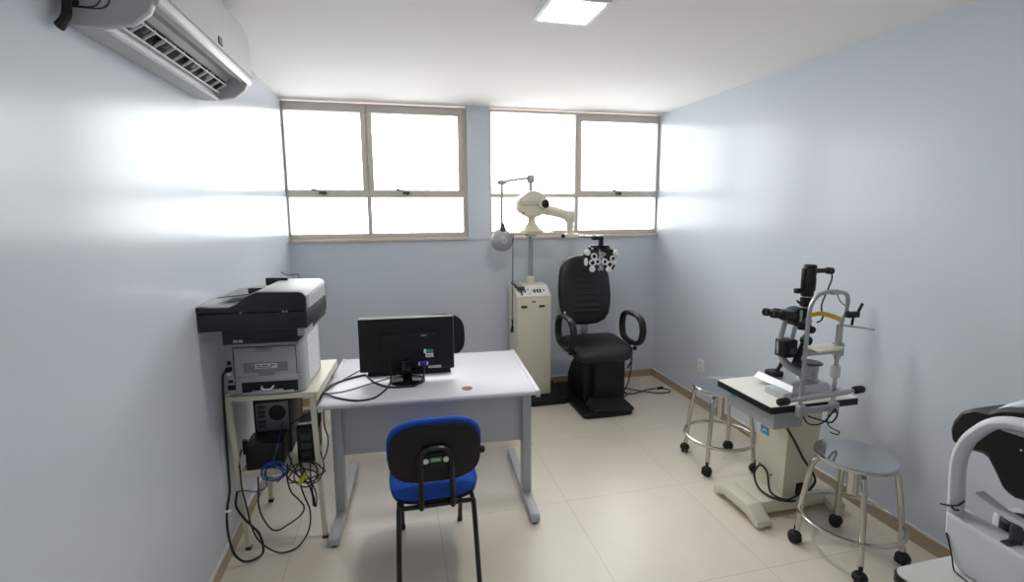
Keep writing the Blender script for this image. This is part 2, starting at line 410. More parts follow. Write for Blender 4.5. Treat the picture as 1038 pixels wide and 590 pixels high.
# ------------------------------------------------------------------ air conditioner
def air_conditioner():
    o = thing('air_conditioner', 'white split air conditioner high on the left wall with its outlet open', 'air conditioner', (0, 2.25, 2.30))
    ya, yb = 1.735, 2.735
    prof = [(0,2.296),(.012,2.292),(.085,2.292),(.10,2.345),(.15,2.41),(.20,2.405),(.206,2.372),(.222,2.374),(.232,2.40),(.235,2.50),(.229,2.58),(.205,2.635),(.16,2.66),(0,2.66)]
    full = [(0,2.296),(.012,2.292),(.09,2.292),(.165,2.306),(.212,2.342),(.228,2.374),(.234,2.40),(.236,2.50),(.230,2.58),(.205,2.637),(.16,2.662),(0,2.662)]
    b = B().prism(prof, 'y', ya+.03, yb-.03)
    b.prism(full, 'y', ya, ya+.032, r=.006); b.prism(full, 'y', yb-.032, yb, r=.006)
    b.build('casing', 'ac_body', o, sharp=.5)
    # front cover with its rounded lower lip
    fp = [(.222,2.374),(.232,2.366),(.240,2.378),(.2445,2.42),(.2455,2.50),(.240,2.58),(.215,2.645),(.205,2.64),(.229,2.58),(.235,2.50),(.232,2.40)]
    B().prism(fp, 'y', ya+.012, yb-.004, r=.002).build('front_panel', 'ac_front', o, sharp=.5)
    B().box(.2445, .247, ya+.012, yb-.004, 2.402, 2.406).build('panel_seam', 'panel', o)
    # outlet: dark slot below, pale deflector above, grid of fins between two rails
    B().prism([(.093,2.325),(.10,2.345),(.130,2.382),(.134,2.376),(.105,2.338),(.10,2.322)], 'y', ya+.033, yb-.033).build('outlet_recess', 'darkhole', o)
    B().prism([(.128,2.384),(.148,2.406),(.20,2.404),(.206,2.374),(.202,2.372),(.188,2.388),(.155,2.392),(.134,2.374)], 'y', ya+.033, yb-.033).build('air_deflector', 'ac_body', o)
    b = B()
    n = 12
    for i in range(n):
        y = ya+.045 + (yb-ya-.14)*i/(n-1)
        b.hull8([(.108,y,2.318),(.152,y,2.345),(.152,y+.004,2.345),(.108,y+.004,2.318),(.110,y,2.328),(.150,y,2.356),(.150,y+.004,2.356),(.110,y+.004,2.328)])
    b.box(.100, .112, ya+.035, yb-.06, 2.316, 2.322, r=.001, seg=1)
    b.box(.150, .155, ya+.035, yb-.10, 2.342, 2.347, r=.001, seg=1)
    b.build('outlet_grille', 'white_pl', o)
    for y0, y1 in ((ya+.10,ya+.20),(ya+.28,ya+.36),(ya+.52,ya+.60),(ya+.70,ya+.78)):
        B().hull8([(.118,y0,2.338),(.148,y0+.02,2.362),(.148,y1,2.362),(.118,y1,2.338),(.118,y0,2.341),(.148,y0+.02,2.365),(.148,y1,2.365),(.118,y1,2.341)]).build('vane', 'pl_dark', o)
    B().hull8([(.088,ya+.05,2.289),(.100,ya+.05,2.293),(.100,yb-.03,2.293),(.088,yb-.03,2.289),(.088,ya+.05,2.292),(.100,ya+.05,2.296),(.100,yb-.03,2.296),(.088,yb-.03,2.292)]).build('louver', 'white_pl', o)
    # small dark maker's badge and the moulded pipe knock-out on the near end
    b = B().box(.2445, .2475, 2.253, 2.298, 2.418, 2.448, r=.001, seg=1)
    b.build('badge', 'pl_dark', o)
    b = B()
    for y in (2.262, 2.283): b.box(.247, .2482, y, y+.007, 2.425, 2.441)
    b.box(.247, .2482, 2.262, 2.29, 2.4245, 2.427)
    b.build('badge_mark', 'silver', o)
    b = B()
    for k in (0, .022):
        b.tube([(.012, ya-.0005, 2.345-k*.1),(.075+k, ya-.0005, 2.345-k*.1),(.098+k, ya-.0005, 2.372),(.1+k, ya-.0005, 2.41),(.085+k, ya-.0005, 2.44+k),(.03, ya-.0005, 2.447+k)], .0022, 6, smooth=4)
    b.build('pipe_cover_outline', 'pl_dark', o)
    B().tube([(.03,1.715,2.66),(.03,1.705,2.52),(.03,1.700,2.42),(.03,1.70,2.34),(.03,1.694,2.308),(.028,1.682,2.286),(.025,1.672,2.272),(.022,1.668,2.266)], [.011]*4+[.012,.013,.014,.014], 12).build('drain_hose', 'rubber', o)
    B().cyl((.03, ya-.03, 2.365), (.03, ya+.002, 2.355), .013).build('pipe_stub', 'rubber', o)
    return o
air_conditioner()

# ================================================================== DESK AND WHAT STANDS ON IT
DZ = .75
def desk():
    o = thing('desk', 'pale grey office desk with grey modesty panel and T-shaped metal feet', 'desk', (1.085, 3.01, 0), math.radians(-3.4), local=True)
    hx, f, k = .601, -.410, .425
    # top: bullnosed front and back
    prof = [(f+.012,DZ-.03),(f+.003,DZ-.024),(f,DZ-.015),(f+.003,DZ-.006),(f+.014,DZ),(k-.014,DZ),(k-.003,DZ-.006),(k,DZ-.015),(k-.003,DZ-.024),(k-.012,DZ-.03)]
    B().prism(prof, 'x', -hx+.028, hx-.028).build('desktop', 'desk', o)
    for s in (-1, 1):
        a, c = sorted((s*(hx-.027), s*hx))
        B().box(a, c, f-.002, k+.002, DZ-.038, DZ+.001, r=.004).build('edge_strip', 'desk', o)
    B().box(-.545, .545, -.235, -.217, .378, DZ-.03, r=.002).build('modesty_panel', 'panel', o)
    for s in (-1, 1):
        x = .543 if s > 0 else -.529
        B().box(x-.018, x+.034 if s > 0 else x+.018, -.275, -.195, .055, DZ-.031, r=.004).build('leg', 'steel_gy', o) if s > 0 else \
        B().box(x-.034, x+.018, -.275, -.195, .055, DZ-.031, r=.004).build('leg', 'steel_gy', o)
        fx = x+.008*s
        ft = B().prism([(-.510,.012),(-.510,.045),(-.50,.058),(.29,.058),(.305,.045),(.305,.012)], 'x', fx-.026, fx+.026, r=.003).build('foot', 'steel_gy', o)
        for y in (-.485, .28): B().cyl((fx, y, 0), (fx, y, .014), .018, .015).build('glide', 'rubber', ft)
    B().cyl((.195, -.300, DZ-.002), (.195, -.300, DZ+.003), .032, .030).build('cable_grommet', 'copper', o)
    b = B().prism(rrect(.165, .215, .700, .716, .007), 'y', -.239, -.234)
    b.build('panel_slot', 'darkhole', o)
    return o
desk()

def monitor():
    o = thing('monitor', 'black flat monitor seen from behind on the pale grey desk', 'monitor', (.93, 2.915, DZ), math.radians(-4), local=True)
    # screen faces away (+y); its back is towards the camera
    x0, x1, z0, z1 = -.272, .284, .058, .380
    B().prism(rrect(x0, x1, z0, z1, .006), 'y', .018, .046, r=.003).build('housing', 'black', o)
    B().prism(rrect(x0-.002, x1+.002, z0-.003, z1+.003, .007), 'y', .044, .056, r=.002).build('bezel', 'silver_p', o, label='thin silver bezel edge')
    B().prism(rrect(x0+.012, x1-.012, z0+.018, z1-.012, .003), 'y', .055, .058).build('screen', 'black_gl', o)
    B().prism(rrect(-.145, .17, .085, .285, .012), 'y', .002, .02, r=.005, taper=1.04).build('rear_bulge', 'black', o)
    b = B()
    for i in range(9): b.box(-.13, .15, .0008, .0022, .248+i*.0034, .2495+i*.0034)
    b.build('vent_slots', 'darkhole', o)
    B().box(.090, .125, .0, .0025, .272, .277).build('badge', 'silver_p', o)
    B().prism(rrect(-.026, .032, .012, .13, .01), 'y', -.014, .014, r=.005).build('stand_neck', 'black_gl', o)
    B().lathe([(0,0),(.102,0),(.104,.004),(.102,.009),(.07,.013),(0,.016)], (.006,-.01,0), sx=1, sy=.92, seg=48).build('stand_base', 'black_gl', o)
    # stickers and the video plug
    s = B().prism(rrect(.108, .160, .170, .188, .002), 'y', .0, .0025).build('sticker', 'green', o, label='green sticker')
    B().prism(rrect(.105, .118, .165, .191, .003), 'y', -.001, .0005).build('sticker_badge', 'white', s)
    s2 = B().prism(rrect(.114, .160, .140, .164, .002), 'y', .0, .0025).build('sticker', 'white', o, label='white sticker below the green one')
    b = B()
    for z in (.146, .151, .156): b.box(.118, .155, -.0006, .0004, z, z+.0018)
    b.build('print_line', 'cable_gy', s2)
    s3 = B().prism(rrect(.128, .205, .0665, .0815, .002), 'y', .0165, .0185).build('rating_label', 'white', o, label='white rating label')
    b = B()
    for z in (.070, .075): b.box(.133, .2, .0158, .0166, z, z+.0015)
    b.build('print_line', 'cable_gy', s3)
    v = B().box(.078, .122, -.032, .004, .098, .118, r=.003).build('video_plug', 'vga', o, label='blue video plug')
    for x in (.076, .124): B().cyl((x, -.037, .108), (x, .002, .108), .005).build('thumbscrew', 'white_pl', v)
    return o
monitor()

def keyboard():
    o = thing('keyboard', 'black keyboard lying on the desk behind the monitor', 'keyboard', (.955, 3.10, DZ), math.radians(-4), local=True)
    B().hull8([(-.255,-.075,.0),(.255,-.075,.0),(.255,.075,.0),(-.255,.075,.0),(-.25,-.070,.036),(.25,-.070,.036),(.25,.070,.02),(-.25,.070,.02)], r=.004).build('case', 'black', o)
    b = B()
    for r in range(5):
        for c in range(17):
            x = -.228+c*.0285; y = .05-r*.024; z = .0205+(.05-y)*.114
            b.box(x-.011, x+.011, y-.009, y+.009, z, z+.007, r=.0015, seg=1)
    b.build('keys', 'pl_dark', o)
    return o
keyboard()

# cables lying across the desk to the gap at its left edge
def cable(name, label, pts, r, m='cable', group=None, cat='cable', seg=8, smooth=5):
    return tag(B().tube(pts, r, seg, smooth=smooth).build(name, m), label, cat, group)
cable('video_cable', 'thick black video cable looping across the desk from the blue plug of the monitor',
      [(1.029,2.872,.858),(1.03,2.835,.835),(1.02,2.81,.79),(.975,2.785,.763),(.92,2.800,.756),(.83,2.815,.756),(.743,2.915,.756),(.691,3.055,.756),(.656,3.065,.756),(.57,3.01,.756),(.50,2.93,.758),(.474,2.81,.762),(.462,2.765,.74),(.456,2.745,.62)], .0055)
cable('power_cable', 'black power cable curving over the front of the desktop from below the monitor',
      [(.835,2.90,.88),(.838,2.89,.84),(.84,2.90,.79),(.825,2.84,.757),(.80,2.76,.7555),(.745,2.665,.7555),(.655,2.652,.7555),(.55,2.72,.7555),(.475,2.785,.760),(.458,2.757,.73),(.45,2.735,.6)], .0048)
cable('signal_cable', 'thin grey cable crossing the middle of the desktop to the keyboard',
      [(.88,3.02,.757),(.84,2.99,.7545),(.716,2.905,.7545),(.585,2.815,.7545),(.50,2.80,.7545),(.468,2.79,.759),(.452,2.772,.72)], .0032, 'cable_gy')
cable('signal_cable', 'thin black cable rising along the left of the desktop to behind the monitor',
      [(.70,3.24,.7545),(.645,3.18,.7545),(.542,2.99,.7545),(.487,2.86,.7545),(.465,2.80,.759),(.448,2.78,.70)], .0030)

# ------------------------------------------------------------------ blue chair in front of the desk
def back_outline(w, h, cx, cz, e=2.8, n=40):
    out = []
    for i in range(n):
        t = 2*PI*i/n; c, s = math.cos(t), math.sin(t)
        out.append((cx+w/2*math.copysign(abs(c)**(2/e), c), cz+h/2*math.copysign(abs(s)**(2/e), s)))
    return out
def blue_chair():
    o = thing('visitor_chair', 'blue fabric chair with black shell back and black steel legs in front of the desk', 'chair', (1.025, 2.33, 0))
    cx = 1.034
    so = back_outline(.430, .42, cx, 2.365, 3.4)
    B().cushion(so, .425, .462, .02, lambda u, v, d: (u, v, d)).build('seat', 'blue', o)
    B().cushion(back_outline(.418, .41, cx, 2.365, 3.4), .408, .426, .0, lambda u, v, d: (u, v, d)).build('seat_shell', 'black', o)
    lean = lambda u, v, d: (u, 2.168 + d - (v-.66)*.10 + .10*(u-cx)**2*2, v)
    B().cushion(back_outline(.438, .302, cx, .674, 3.2), 0, .032, .022, lean).build('backrest', 'blue', o)
    B().cushion(back_outline(.426, .288, cx, .654, 3.2), -.016, .004, .0, lean, puff_back=.008).build('back_shell', 'black', o)
    # inverted U of flat black tube that carries the back
    yy = lambda z: 2.142-(z-.66)*.10
    xl, xr = cx-.071, cx+.071
    pts = [(xl, 2.16, .418),(xl, 2.118, .420),(xl, 2.106, .435),(xl, 2.112, .50),(xl+.001, 2.120, .60),(xl+.005, 2.126, .655),(xl+.026, 2.128, .688),(cx, 2.128, .696),(xr-.026, 2.128, .688),(xr-.005, 2.126, .655),(xr-.001, 2.120, .60),(xr, 2.112, .50),(xr, 2.106, .435),(xr, 2.118, .420),(xr, 2.16, .418)]
    B().tube(pts, .0125, 10, smooth=4).build('back_bracket', 'blackmet', o)
    b = B().box(xl-.003, xr+.003, 2.131, 2.141, .59, .672, r=.004)
    b.build('bracket_plate', 'black', o)
    for x in (cx-.046, cx+.046):
        B().lathe([(0,.0),(.0135,.0),(.0135,.003),(.010,.006),(0,.007)], (x, 2.124, .640), (0,-1,.0), 18).build('bolt', 'white_pl', o, label='pale bolt cap')
    s = B().box(cx-.027, cx+.027, 2.126, 2.132, .630, .651, r=.001, seg=1).build('label_plate', 'green', o, label='green label plate')
    b = B()
    for z in (.636, .643): b.box(cx-.02, cx+.018, 2.1252, 2.1262, z, z+.002)
    b.build('print_line', 'white', s)
    # steel frame
    b = B()
    for y in (2.16, 2.50): b.tube([(cx-.172, y, .402),(cx+.172, y, .402)], .011, 10, smooth=0)
    for x in (-.172, .172): b.tube([(cx+x, 2.155, .402),(cx+x, 2.505, .402)], .011, 10, smooth=0)
    b.build('seat_frame', 'blackmet', o)
    for s in (-1, 1):
        B().tube([(cx+s*.172, 2.155, .408),(cx+s*.176, 2.13, .30),(cx+s*.184, 2.075, .012)], .012, 12, smooth=3).build('leg', 'blackmet', o)
        B().tube([(cx+s*.160, 2.505, .408),(cx+s*.160, 2.54, .28),(cx+s*.160, 2.61, .012)], .012, 12, smooth=3).build('leg', 'blackmet', o)
    for x, y in ((-.184,2.073),(.184,2.073),(-.16,2.612),(.16,2.612)):
        B().cyl((cx+x, y, 0), (cx+x, y, .024), .0145, .014).build('foot_cap', 'rubber', o)
    B().lathe([(0,0),(.016,0),(.018,.006),(.018,.018),(.012,.024),(0,.024)], (cx+.214, 2.205, .628), (1,0,0), 16).build('adjustment_knob', 'black', o)
    return o
blue_chair()

# ------------------------------------------------------------------ chair behind the desk
def office_chair():
    o = thing('office_chair', 'dark swivel chair behind the desk, its back showing past the monitor', 'chair', (1.225, 3.80, 0), math.radians(4), local=True)
    B().cushion(back_outline(.45, .44, 0, 0, 3.4), .42, .46, .025, lambda u, v, d: (u, v, d)).build('seat', 'fab_blk', o)
    lean = lambda u, v, d: (u, .20 - d + (v-.66)*.12, v)
    B().cushion(back_outline(.44, .36, 0, .735, 3.0), 0, .035, .022, lean).build('backrest', 'fab_blk', o)
    B().cushion(back_outline(.43, .35, 0, .735, 3.0), -.02, .004, 0, lean, puff_back=.008).build('back_shell', 'black', o)
    B().tube([(0,-.02,.40),(0,.16,.40),(0,.225,.44),(0,.235,.62)], .02, 10, flat=(.5,1.4,(0,1,.2))).build('back_bar', 'blackmet', o)
    B().cyl((0,0,.10), (0,0,.41), .028, .022).build('gas_column', 'blackmet', o)
    for k in range(5):
        a = 2*PI*k/5+.3; c, s = math.cos(a), math.sin(a)
        l = B().tube([(.02*c,.02*s,.125),(.15*c,.15*s,.105),(.26*c,.26*s,.075)], [.022,.018,.014], 10).build('base_arm', 'black', o)
        B().cyl((.262*c-.012*s, .262*s+.012*c, .027), (.262*c+.012*s, .262*s-.012*c, .027), .027, bev=.004).cyl((.262*c,.262*s,.045),(.262*c,.262*s,.085),.009).build('caster', 'rubber', l)
    return o
office_chair()

# ================================================================== PRINTER STAND
SZ = .835
def printer_stand():
    o = thing('printer_stand', 'cream steel printer stand on thin legs against the left wall', 'stand', (.26, 2.92, 0))
    x0, x1, y0, y1 = .022, .470, 2.645, 3.22
    b = B().box(x0, x1, y0, y1, SZ-.004, SZ, r=.001, seg=1)
    b.box(x0, x1, y0, y0+.02, SZ-.026, SZ-.001, r=.002); b.box(x1-.012, x1, y0, y1, SZ-.048, SZ-.001, r=.002)
    b.box(x0, x0+.012, y0, y1, SZ-.026, SZ-.001, r=.002); b.box(x0, x1, y1-.015, y1, SZ-.026, SZ-.001, r=.002)
    b.build('top_tray', 'cream', o)
    feet = ((.083,2.64),(.462,2.67),(.066,3.08),(.446,3.13))
    tops = ((.036,2.66),(.440,2.66),(.036,3.20),(.440,3.20))
    for (fx, fy), (tx, ty) in zip(feet, tops):
        q = .0115
        b = B().hull8([(fx-q,fy-q,.006),(fx+q,fy-q,.006),(fx+q,fy+q,.006),(fx-q,fy+q,.006),(tx-q,ty-q,SZ-.006),(tx+q,ty-q,SZ-.006),(tx+q,ty+q,SZ-.006),(tx-q,ty+q,SZ-.006)], r=.002)
        l = b.build('leg', 'cream', o)
        B().box(fx-.0135, fx+.0135, fy-.0135, fy+.0135, 0, .018, r=.002).build('foot_cap', 'pl_dark', l)
    z = .420
    b = B().box(.062, .440, 2.662, 3.13, z-.004, z, r=.001, seg=1)
    b.box(.062, .440, 2.662, 2.676, z-.03, z-.001, r=.002); b.box(.062, .440, 3.116, 3.13, z-.03, z-.001, r=.002)
    b.build('shelf', 'cream', o)
    return o
printer_stand()

def printer():
    o = thing('printer', 'grey multifunction printer with black scanner lid, seen from behind on the cream stand', 'printer', (.23, 2.83, SZ))
    x0, x1, ya, yb = .036, .412, 2.66, 3.06
    zb, zt = SZ+.004, 1.128
    B().prism(rrect(x0, x1, ya, yb, (.01,.03,.03,.01)), 'z', zb, zt, r=.004).build('body', 'prn', o)
    # rear door, its finger grip, recess and the duplex tray slot
    B().box(x0+.045, x1-.035, ya-.003, ya+.002, .932, 1.088, r=.001, seg=1).build('door_seam', 'pl_dark', o)
    B().box(x0+.04, x0+.042, ya-.002, ya+.002, SZ+.02, 1.12).build('corner_seam', 'pl_dark', o)
    d = B().box(x0+.048, x1-.038, ya-.008, ya+.002, .935, 1.085, r=.003).build('rear_door', 'prn', o)
    B().prism(rrect(.185, .265, 1.062, 1.083, .007), 'y', ya-.0115, ya-.006, r=.002).build('door_grip', 'recess', d)
    B().box(.125, .335, ya-.010, ya-.007, .955, 1.005, r=.001, seg=1).build('door_recess', 'recess', d)
    s = B().box(.180, .285, ya-.0125, ya-.0095, .975, 1.0, r=.001, seg=1).build('rating_sticker', 'white', d, label='white rating sticker')
    b = B()
    for x, w in ((.186,.02),(.212,.03),(.25,.028)): b.box(x, x+w, ya-.0135, ya-.012, .989, .994)
    b.box(.186, .262, ya-.0135, ya-.012, .98, .984)
    b.build('print_line', 'pl_dark', s)
    B().prism(rrect(.19, .27, .935, .953, .006), 'y', ya-.0115, ya-.006, r=.002).build('door_grip', 'recess', d)
    B().box(x0+.07, x1-.036, ya-.012, ya+.002, .905, .937, r=.003).build('rear_cover_strip', 'prn', o)
    B().box(x0+.072, x1-.036, ya-.004, ya+.002, SZ+.012, .904).build('tray_opening', 'darkhole', o)
    t = B().box(.155, .305, ya-.028, ya+.002, SZ+.008, SZ+.026, r=.003)
    t.box(.105, .355, ya-.016, ya+.001, SZ+.007, SZ+.018, r=.003)
    t = t.build('paper_tray', 'prn', o)
    B().tube([(.205,ya-.010,.880),(.207,ya-.026,.876),(.222,ya-.028,.869),(.244,ya-.028,.869),(.258,ya-.026,.876),(.26,ya-.010,.880)], .0045, 8).build('tray_handle', 'white_pl', o)
    B().box(x1-.05, x1-.012, ya-.006, ya+.004, .918, .932, r=.003).build('side_latch', 'prn', o)
    # sockets at the rear left
    for a_, c_, d_, e_ in ((.012,.028,1.0,1.018),(.010,.032,.905,.919),(.006,.040,.868,.892)): B().box(x0+a_, x0+c_, ya-.003, ya+.002, d_, e_).build('socket', 'darkhole', o)
    p = B().box(x0+.008, x0+.034, ya-.028, ya-.002, .968, .99, r=.004).build('network_plug', 'black', o)
    B().box(x0+.014, x0+.036, ya-.03, ya-.004, .952, .967, r=.004).build('usb_plug', 'white_pl', o)
    # black control neck between body and scanner
    B().prism([(x0+.045,1.132),(x1+.005,1.132),(x1+.04,1.165),(x1+.04,1.225),(x0+.045,1.225)], 'y', 2.54, 3.06, r=.004).build('scanner_neck', 'prn_dk', o)
    B().box(x1+.012, x1+.046, 2.525, 2.70, 1.165, 1.215, r=.004).build('neck_corner', 'panel', o)
    # flatbed scanner
    sx0, sx1, sy0, sy1 = .012, .486, 2.46, 2.93
    B().prism(rrect(sx0, sx1, sy0, sy1, .012), 'z', 1.216, 1.299, r=.006).build('scanner_bed', 'prn_dk', o)
    # document feeder: low tray at the left rising in an S to a rounded block on the right
    up = [(sx0,1.301),(sx0,1.333),(.10,1.327),(.147,1.326),(.187,1.344),(.228,1.376),(.269,1.395),(.455,1.391),(.476,1.384),(sx1,1.368),(sx1,1.301)]
    B().prism(up, 'y', sy0, sy0+.03, r=.004).build('feeder_side', 'prn_dk', o)
    B().prism([(p[0], p[1]+(.002 if p[1] > 1.3 else 0)) for p in up], 'y', sy0+.028, sy1-.02, r=.003).build('feeder_lid', 'prn', o, label='pale grey feeder lid')
    B().prism(up, 'y', sy1-.022, sy1, r=.004).build('feeder_side', 'prn_dk', o)
    b = B()
    for i in range(7): b.box(sx1-.001, sx1+.004, sy0+.05, sy1-.04, 1.306+i*.009, 1.310+i*.009)
    b.build('side_ribs', 'panel', o)
    B().hull8([(.06,2.58,1.352),(.25,2.58,1.370),(.25,2.86,1.370),(.06,2.86,1.352),(.06,2.58,1.356),(.25,2.58,1.376),(.25,2.86,1.376),(.06,2.86,1.356)], r=.002).build('document_tray', 'prn_dk', o)
    B().box(.20, .262, 2.575, 2.595, 1.372, 1.398, r=.003).build('paper_guide', 'prn_dk', o)
    B().box(.20, .31, 2.84, 2.86, 1.372, 1.412, r=.003).build('paper_guide', 'prn_dk', o)
    for x in (.20, .385, .40): B().cyl((x, sy0-.002, 1.301), (x, sy0+.004, 1.301), .0045).build('screw', 'silver', o)
    b = B()
    for i in range(3): b.box(.24-.012*i, .385, 2.537, 2.541, 1.142+i*.007, 1.144+i*.007)
    b.build('neck_vent', 'pl_dark', o)
    for x in (.13, .153): B().box(x,x+.018,2.537,2.541,1.142,1.155).build('neck_socket', 'steel_gy', o)
    return o
printer()
PIV, PANG = Vector((.03, 2.65, 0)), math.radians(-3.8)
def turn(o):
    """stand and printer sit slightly askew to the wall"""
    o.location = PIV + Matrix.Rotation(PANG, 3, 'Z') @ (o.location - PIV); o.rotation_euler.z += PANG
    return o
# sheet of printed paper hanging on the printer's side
turn(tag(B().hull8([(.4125,2.74,.866),(.4145,2.74,.866),(.4165,2.98,.866),(.4145,2.98,.866),(.4125,2.74,1.118),(.4145,2.74,1.118),(.4165,2.98,1.118),(.4145,2.98,1.118)]).build('paper_sheet', 'form'),
    'white printed sheet of paper stuck on the side of the grey printer', 'paper'))
for nm in ('printer_stand', 'printer'): turn(bpy.data.objects[nm])
cable('wire_end', 'short thin grey wire curling above the black scanner lid of the printer', [(.36,2.92,1.394),(.362,2.92,1.41),(.35,2.925,1.415),(.30,2.93,1.412),(.27,2.93,1.43)], .0028, 'cable_gy')

# ------------------------------------------------------------------ on the lower shelf
def computer_tower():
    o = thing('desktop_computer', 'black and grey desktop computer tower on the lower shelf of the cream stand', 'computer', (.19, 2.98, .445))
    x0, x1, y0, y1, z0, z1 = .10, .285, 2.835, 3.20, .446, .79
    B().box(x0, x1, y0, y1, z0, z1, r=.004).build('case', 'black', o)
    p = B().box(x0+.012, x1-.006, y0-.004, y0+.004, z0+.01, z1-.045, r=.002).build('rear_panel', 'pc_grey', o)
    B().cyl((.222, y0-.006, .685), (.222, y0-.002, .685), .043, seg=32).build('fan', 'darkhole', p)
    b = B()
    for r in (.014, .024, .034, .043): b.ring((.222, y0-.007, .685), (0,1,0), r, .0013, 28, 6)
    b.tube([(.18,y0-.007,.685),(.264,y0-.007,.685)], .0013, 6, smooth=0); b.tube([(.222,y0-.007,.643),(.222,y0-.007,.727)], .0013, 6, smooth=0)
    b.build('fan_guard', 'pl_dark', p)
    for z in (.72, .695, .67, .64, .615): B().box(.122, .160, y0-.010, y0-.003, z-.008, z+.008, r=.001, seg=1).build('port', 'pl_dark', p)
    for z in (.50, .525, .55, .575): B().box(.12, .235, y0-.006, y0-.003, z, z+.012).build('slot_cover', 'silver', p)
    return o
computer_tower()
def ups_unit():
    o = thing('power_backup_unit', 'squat black power unit standing before the computer on the lower shelf', 'power unit', (.18, 2.74, .445))
    B().box(.092, .272, 2.665, 2.828, .446, .585, r=.006).build('case', 'black', o)
    b = B()
    for i in range(6): b.box(.11+.004, .25, 2.69+i*.02, 2.698+i*.02, .5845, .5865)
    b.build('top_vent', 'pl_dark', o)
    B().box(.072, .092, 2.70, 2.725, .52, .60, r=.003).build('mains_plug', 'black', o)
    return o
ups_unit()
def stabiliser():
    o = thing('voltage_stabiliser', 'tall black box with a white label on top, on the shelf next to the desk', 'power unit', (.40, 2.79, .445))
    B().box(.340, .432, 2.685, 2.93, .446, .648, r=.005).build('case', 'black', o)
    B().box(.346, .428, 2.70, 2.92, .648, .652, r=.001, seg=1).build('top_plate', 'pl_dark', o)
    B().box(.345, .42, 2.705, 2.735, .6525, .654).build('label_strip', 'white', o)
    for z in (.49, .54, .59): B().prism(rrect(.360, .412, z-.016, z+.016, .008), 'y', 2.682, 2.686).build('socket', 'pl_dark', o)
    return o
stabiliser()

for nm in ('desktop_computer', 'power_backup_unit', 'voltage_stabiliser'): bpy.data.objects[nm].location.z -= .025
# cable tangle: every lead its own object
def coil(cx, cy, cz, rx, rz, turns, wob, n=14):
    pts = []
    for i in range(int(turns*n)+1):
        a = 2*PI*i/n
        pts.append((cx+rx*math.cos(a)*(1+wob*math.sin(a*.37+1)), cy+.02*math.sin(a*.61), cz+rz*math.sin(a)*(1+wob*math.cos(a*.53))))
    return pts
cable('network_cable', 'blue network cable coiled in front of the lower shelf',
      [(.245,2.822,.60),(.252,2.70,.57),(.25,2.645,.53),(.235,2.625,.47)]+coil(.235,2.610,.425,.052,.042,3.4,.25)+[(.20,2.60,.36),(.15,2.585,.345),(.10,2.59,.355),(.055,2.60,.348)], .0032, 'cable_bl', smooth=3)
cable('power_lead', 'thick black lead hanging from the printer socket down the left wall to the floor',
      [(.048,2.622,.979),(.042,2.605,.962),(.040,2.598,.92),(.036,2.60,.82),(.032,2.60,.62),(.030,2.60,.46),(.03,2.59,.36),(.022,2.57,.30),(.02,2.55,.25),(.03,2.52,.17),(.052,2.50,.085),(.085,2.50,.035),(.12,2.52,.012),(.165,2.54,.02),(.175,2.55,.06),(.155,2.57,.12),(.12,2.58,.165),(.085,2.585,.21),(.055,2.585,.28),(.06,2.60,.345)], .0058)
cable('power_lead', 'black lead falling from the squat power unit and looping over the floor',
      [(.07,2.69,.53),(.065,2.655,.49),(.075,2.625,.44),(.085,2.60,.36),(.10,2.60,.25),(.115,2.59,.16),(.15,2.57,.085),(.21,2.555,.03),(.27,2.55,.008),(.34,2.57,.02),(.39,2.59,.09),(.40,2.60,.19),(.375,2.61,.27),(.36,2.62,.34),(.38,2.63,.42)], .0042)
cable('power_lead', 'black lead drooping from the shelf to knee height and back between the stand legs',
      [(.155,2.63,.40),(.158,2.605,.33),(.155,2.60,.27),(.165,2.60,.20),(.20,2.60,.125),(.235,2.60,.105),(.28,2.60,.125),(.35,2.60,.17),(.372,2.60,.215),(.35,2.60,.26),(.31,2.61,.31),(.295,2.62,.39),(.30,2.635,.452)], .0042)
cable('lead_bundle', 'tangle loop of black leads hanging in front of the right power box', [(.40,2.66,.47),(.36,2.63,.45),(.30,2.60,.36)]+coil(.385,2.605,.39,.072,.055,2.3,.3)+[(.43,2.61,.30),(.432,2.61,.22),(.425,2.61,.205),(.42,2.61,.25),(.41,2.62,.38),(.41,2.655,.49)], .0036, smooth=3)
cable('lead_bundle', 'flat black lead tied in a long loop beside the yellow tag', [(.30,2.655,.49),(.33,2.625,.43),(.36,2.60,.38),(.40,2.60,.34),(.42,2.61,.27),(.424,2.61,.215),(.416,2.61,.215),(.413,2.61,.28),(.39,2.60,.36),(.33,2.615,.41),(.27,2.64,.46),(.26,2.66,.50)], .0036, smooth=4)
cable('lead_bundle', 'black leads dropping from the desktop edge behind the stand leg to the power box', [(.45,2.735,.60),(.44,2.70,.56),(.452,2.66,.52),(.47,2.635,.47),(.478,2.62,.41),(.45,2.60,.355),(.41,2.60,.345),(.37,2.61,.38),(.36,2.64,.45)], .0034, smooth=4)
cable('lead_bundle', 'black lead slung from the desktop edge into the shelf behind the front right leg', [(.452,2.772,.72),(.43,2.74,.70),(.37,2.72,.665),(.31,2.74,.62),(.29,2.70,.55),(.30,2.655,.50),(.32,2.63,.46),(.28,2.61,.40),(.25,2.61,.37)], .0034, smooth=4)
cable('lead_bundle', 'black lead curving out beside the desk leg', [(.46,2.765,.73),(.478,2.72,.69),(.482,2.69,.62),(.50,2.67,.56),(.497,2.65,.50),(.478,2.64,.45)], .0036, smooth=4)
tag(B().hull8([(.345,2.588,.352),(.362,2.588,.342),(.362,2.594,.342),(.345,2.594,.352),(.385,2.588,.41),(.402,2.588,.398),(.402,2.594,.398),(.385,2.594,.41)], r=.002).build('cable_tag', 'yel_tag'), 'yellow tag tied around the black leads below the shelf', 'tag')
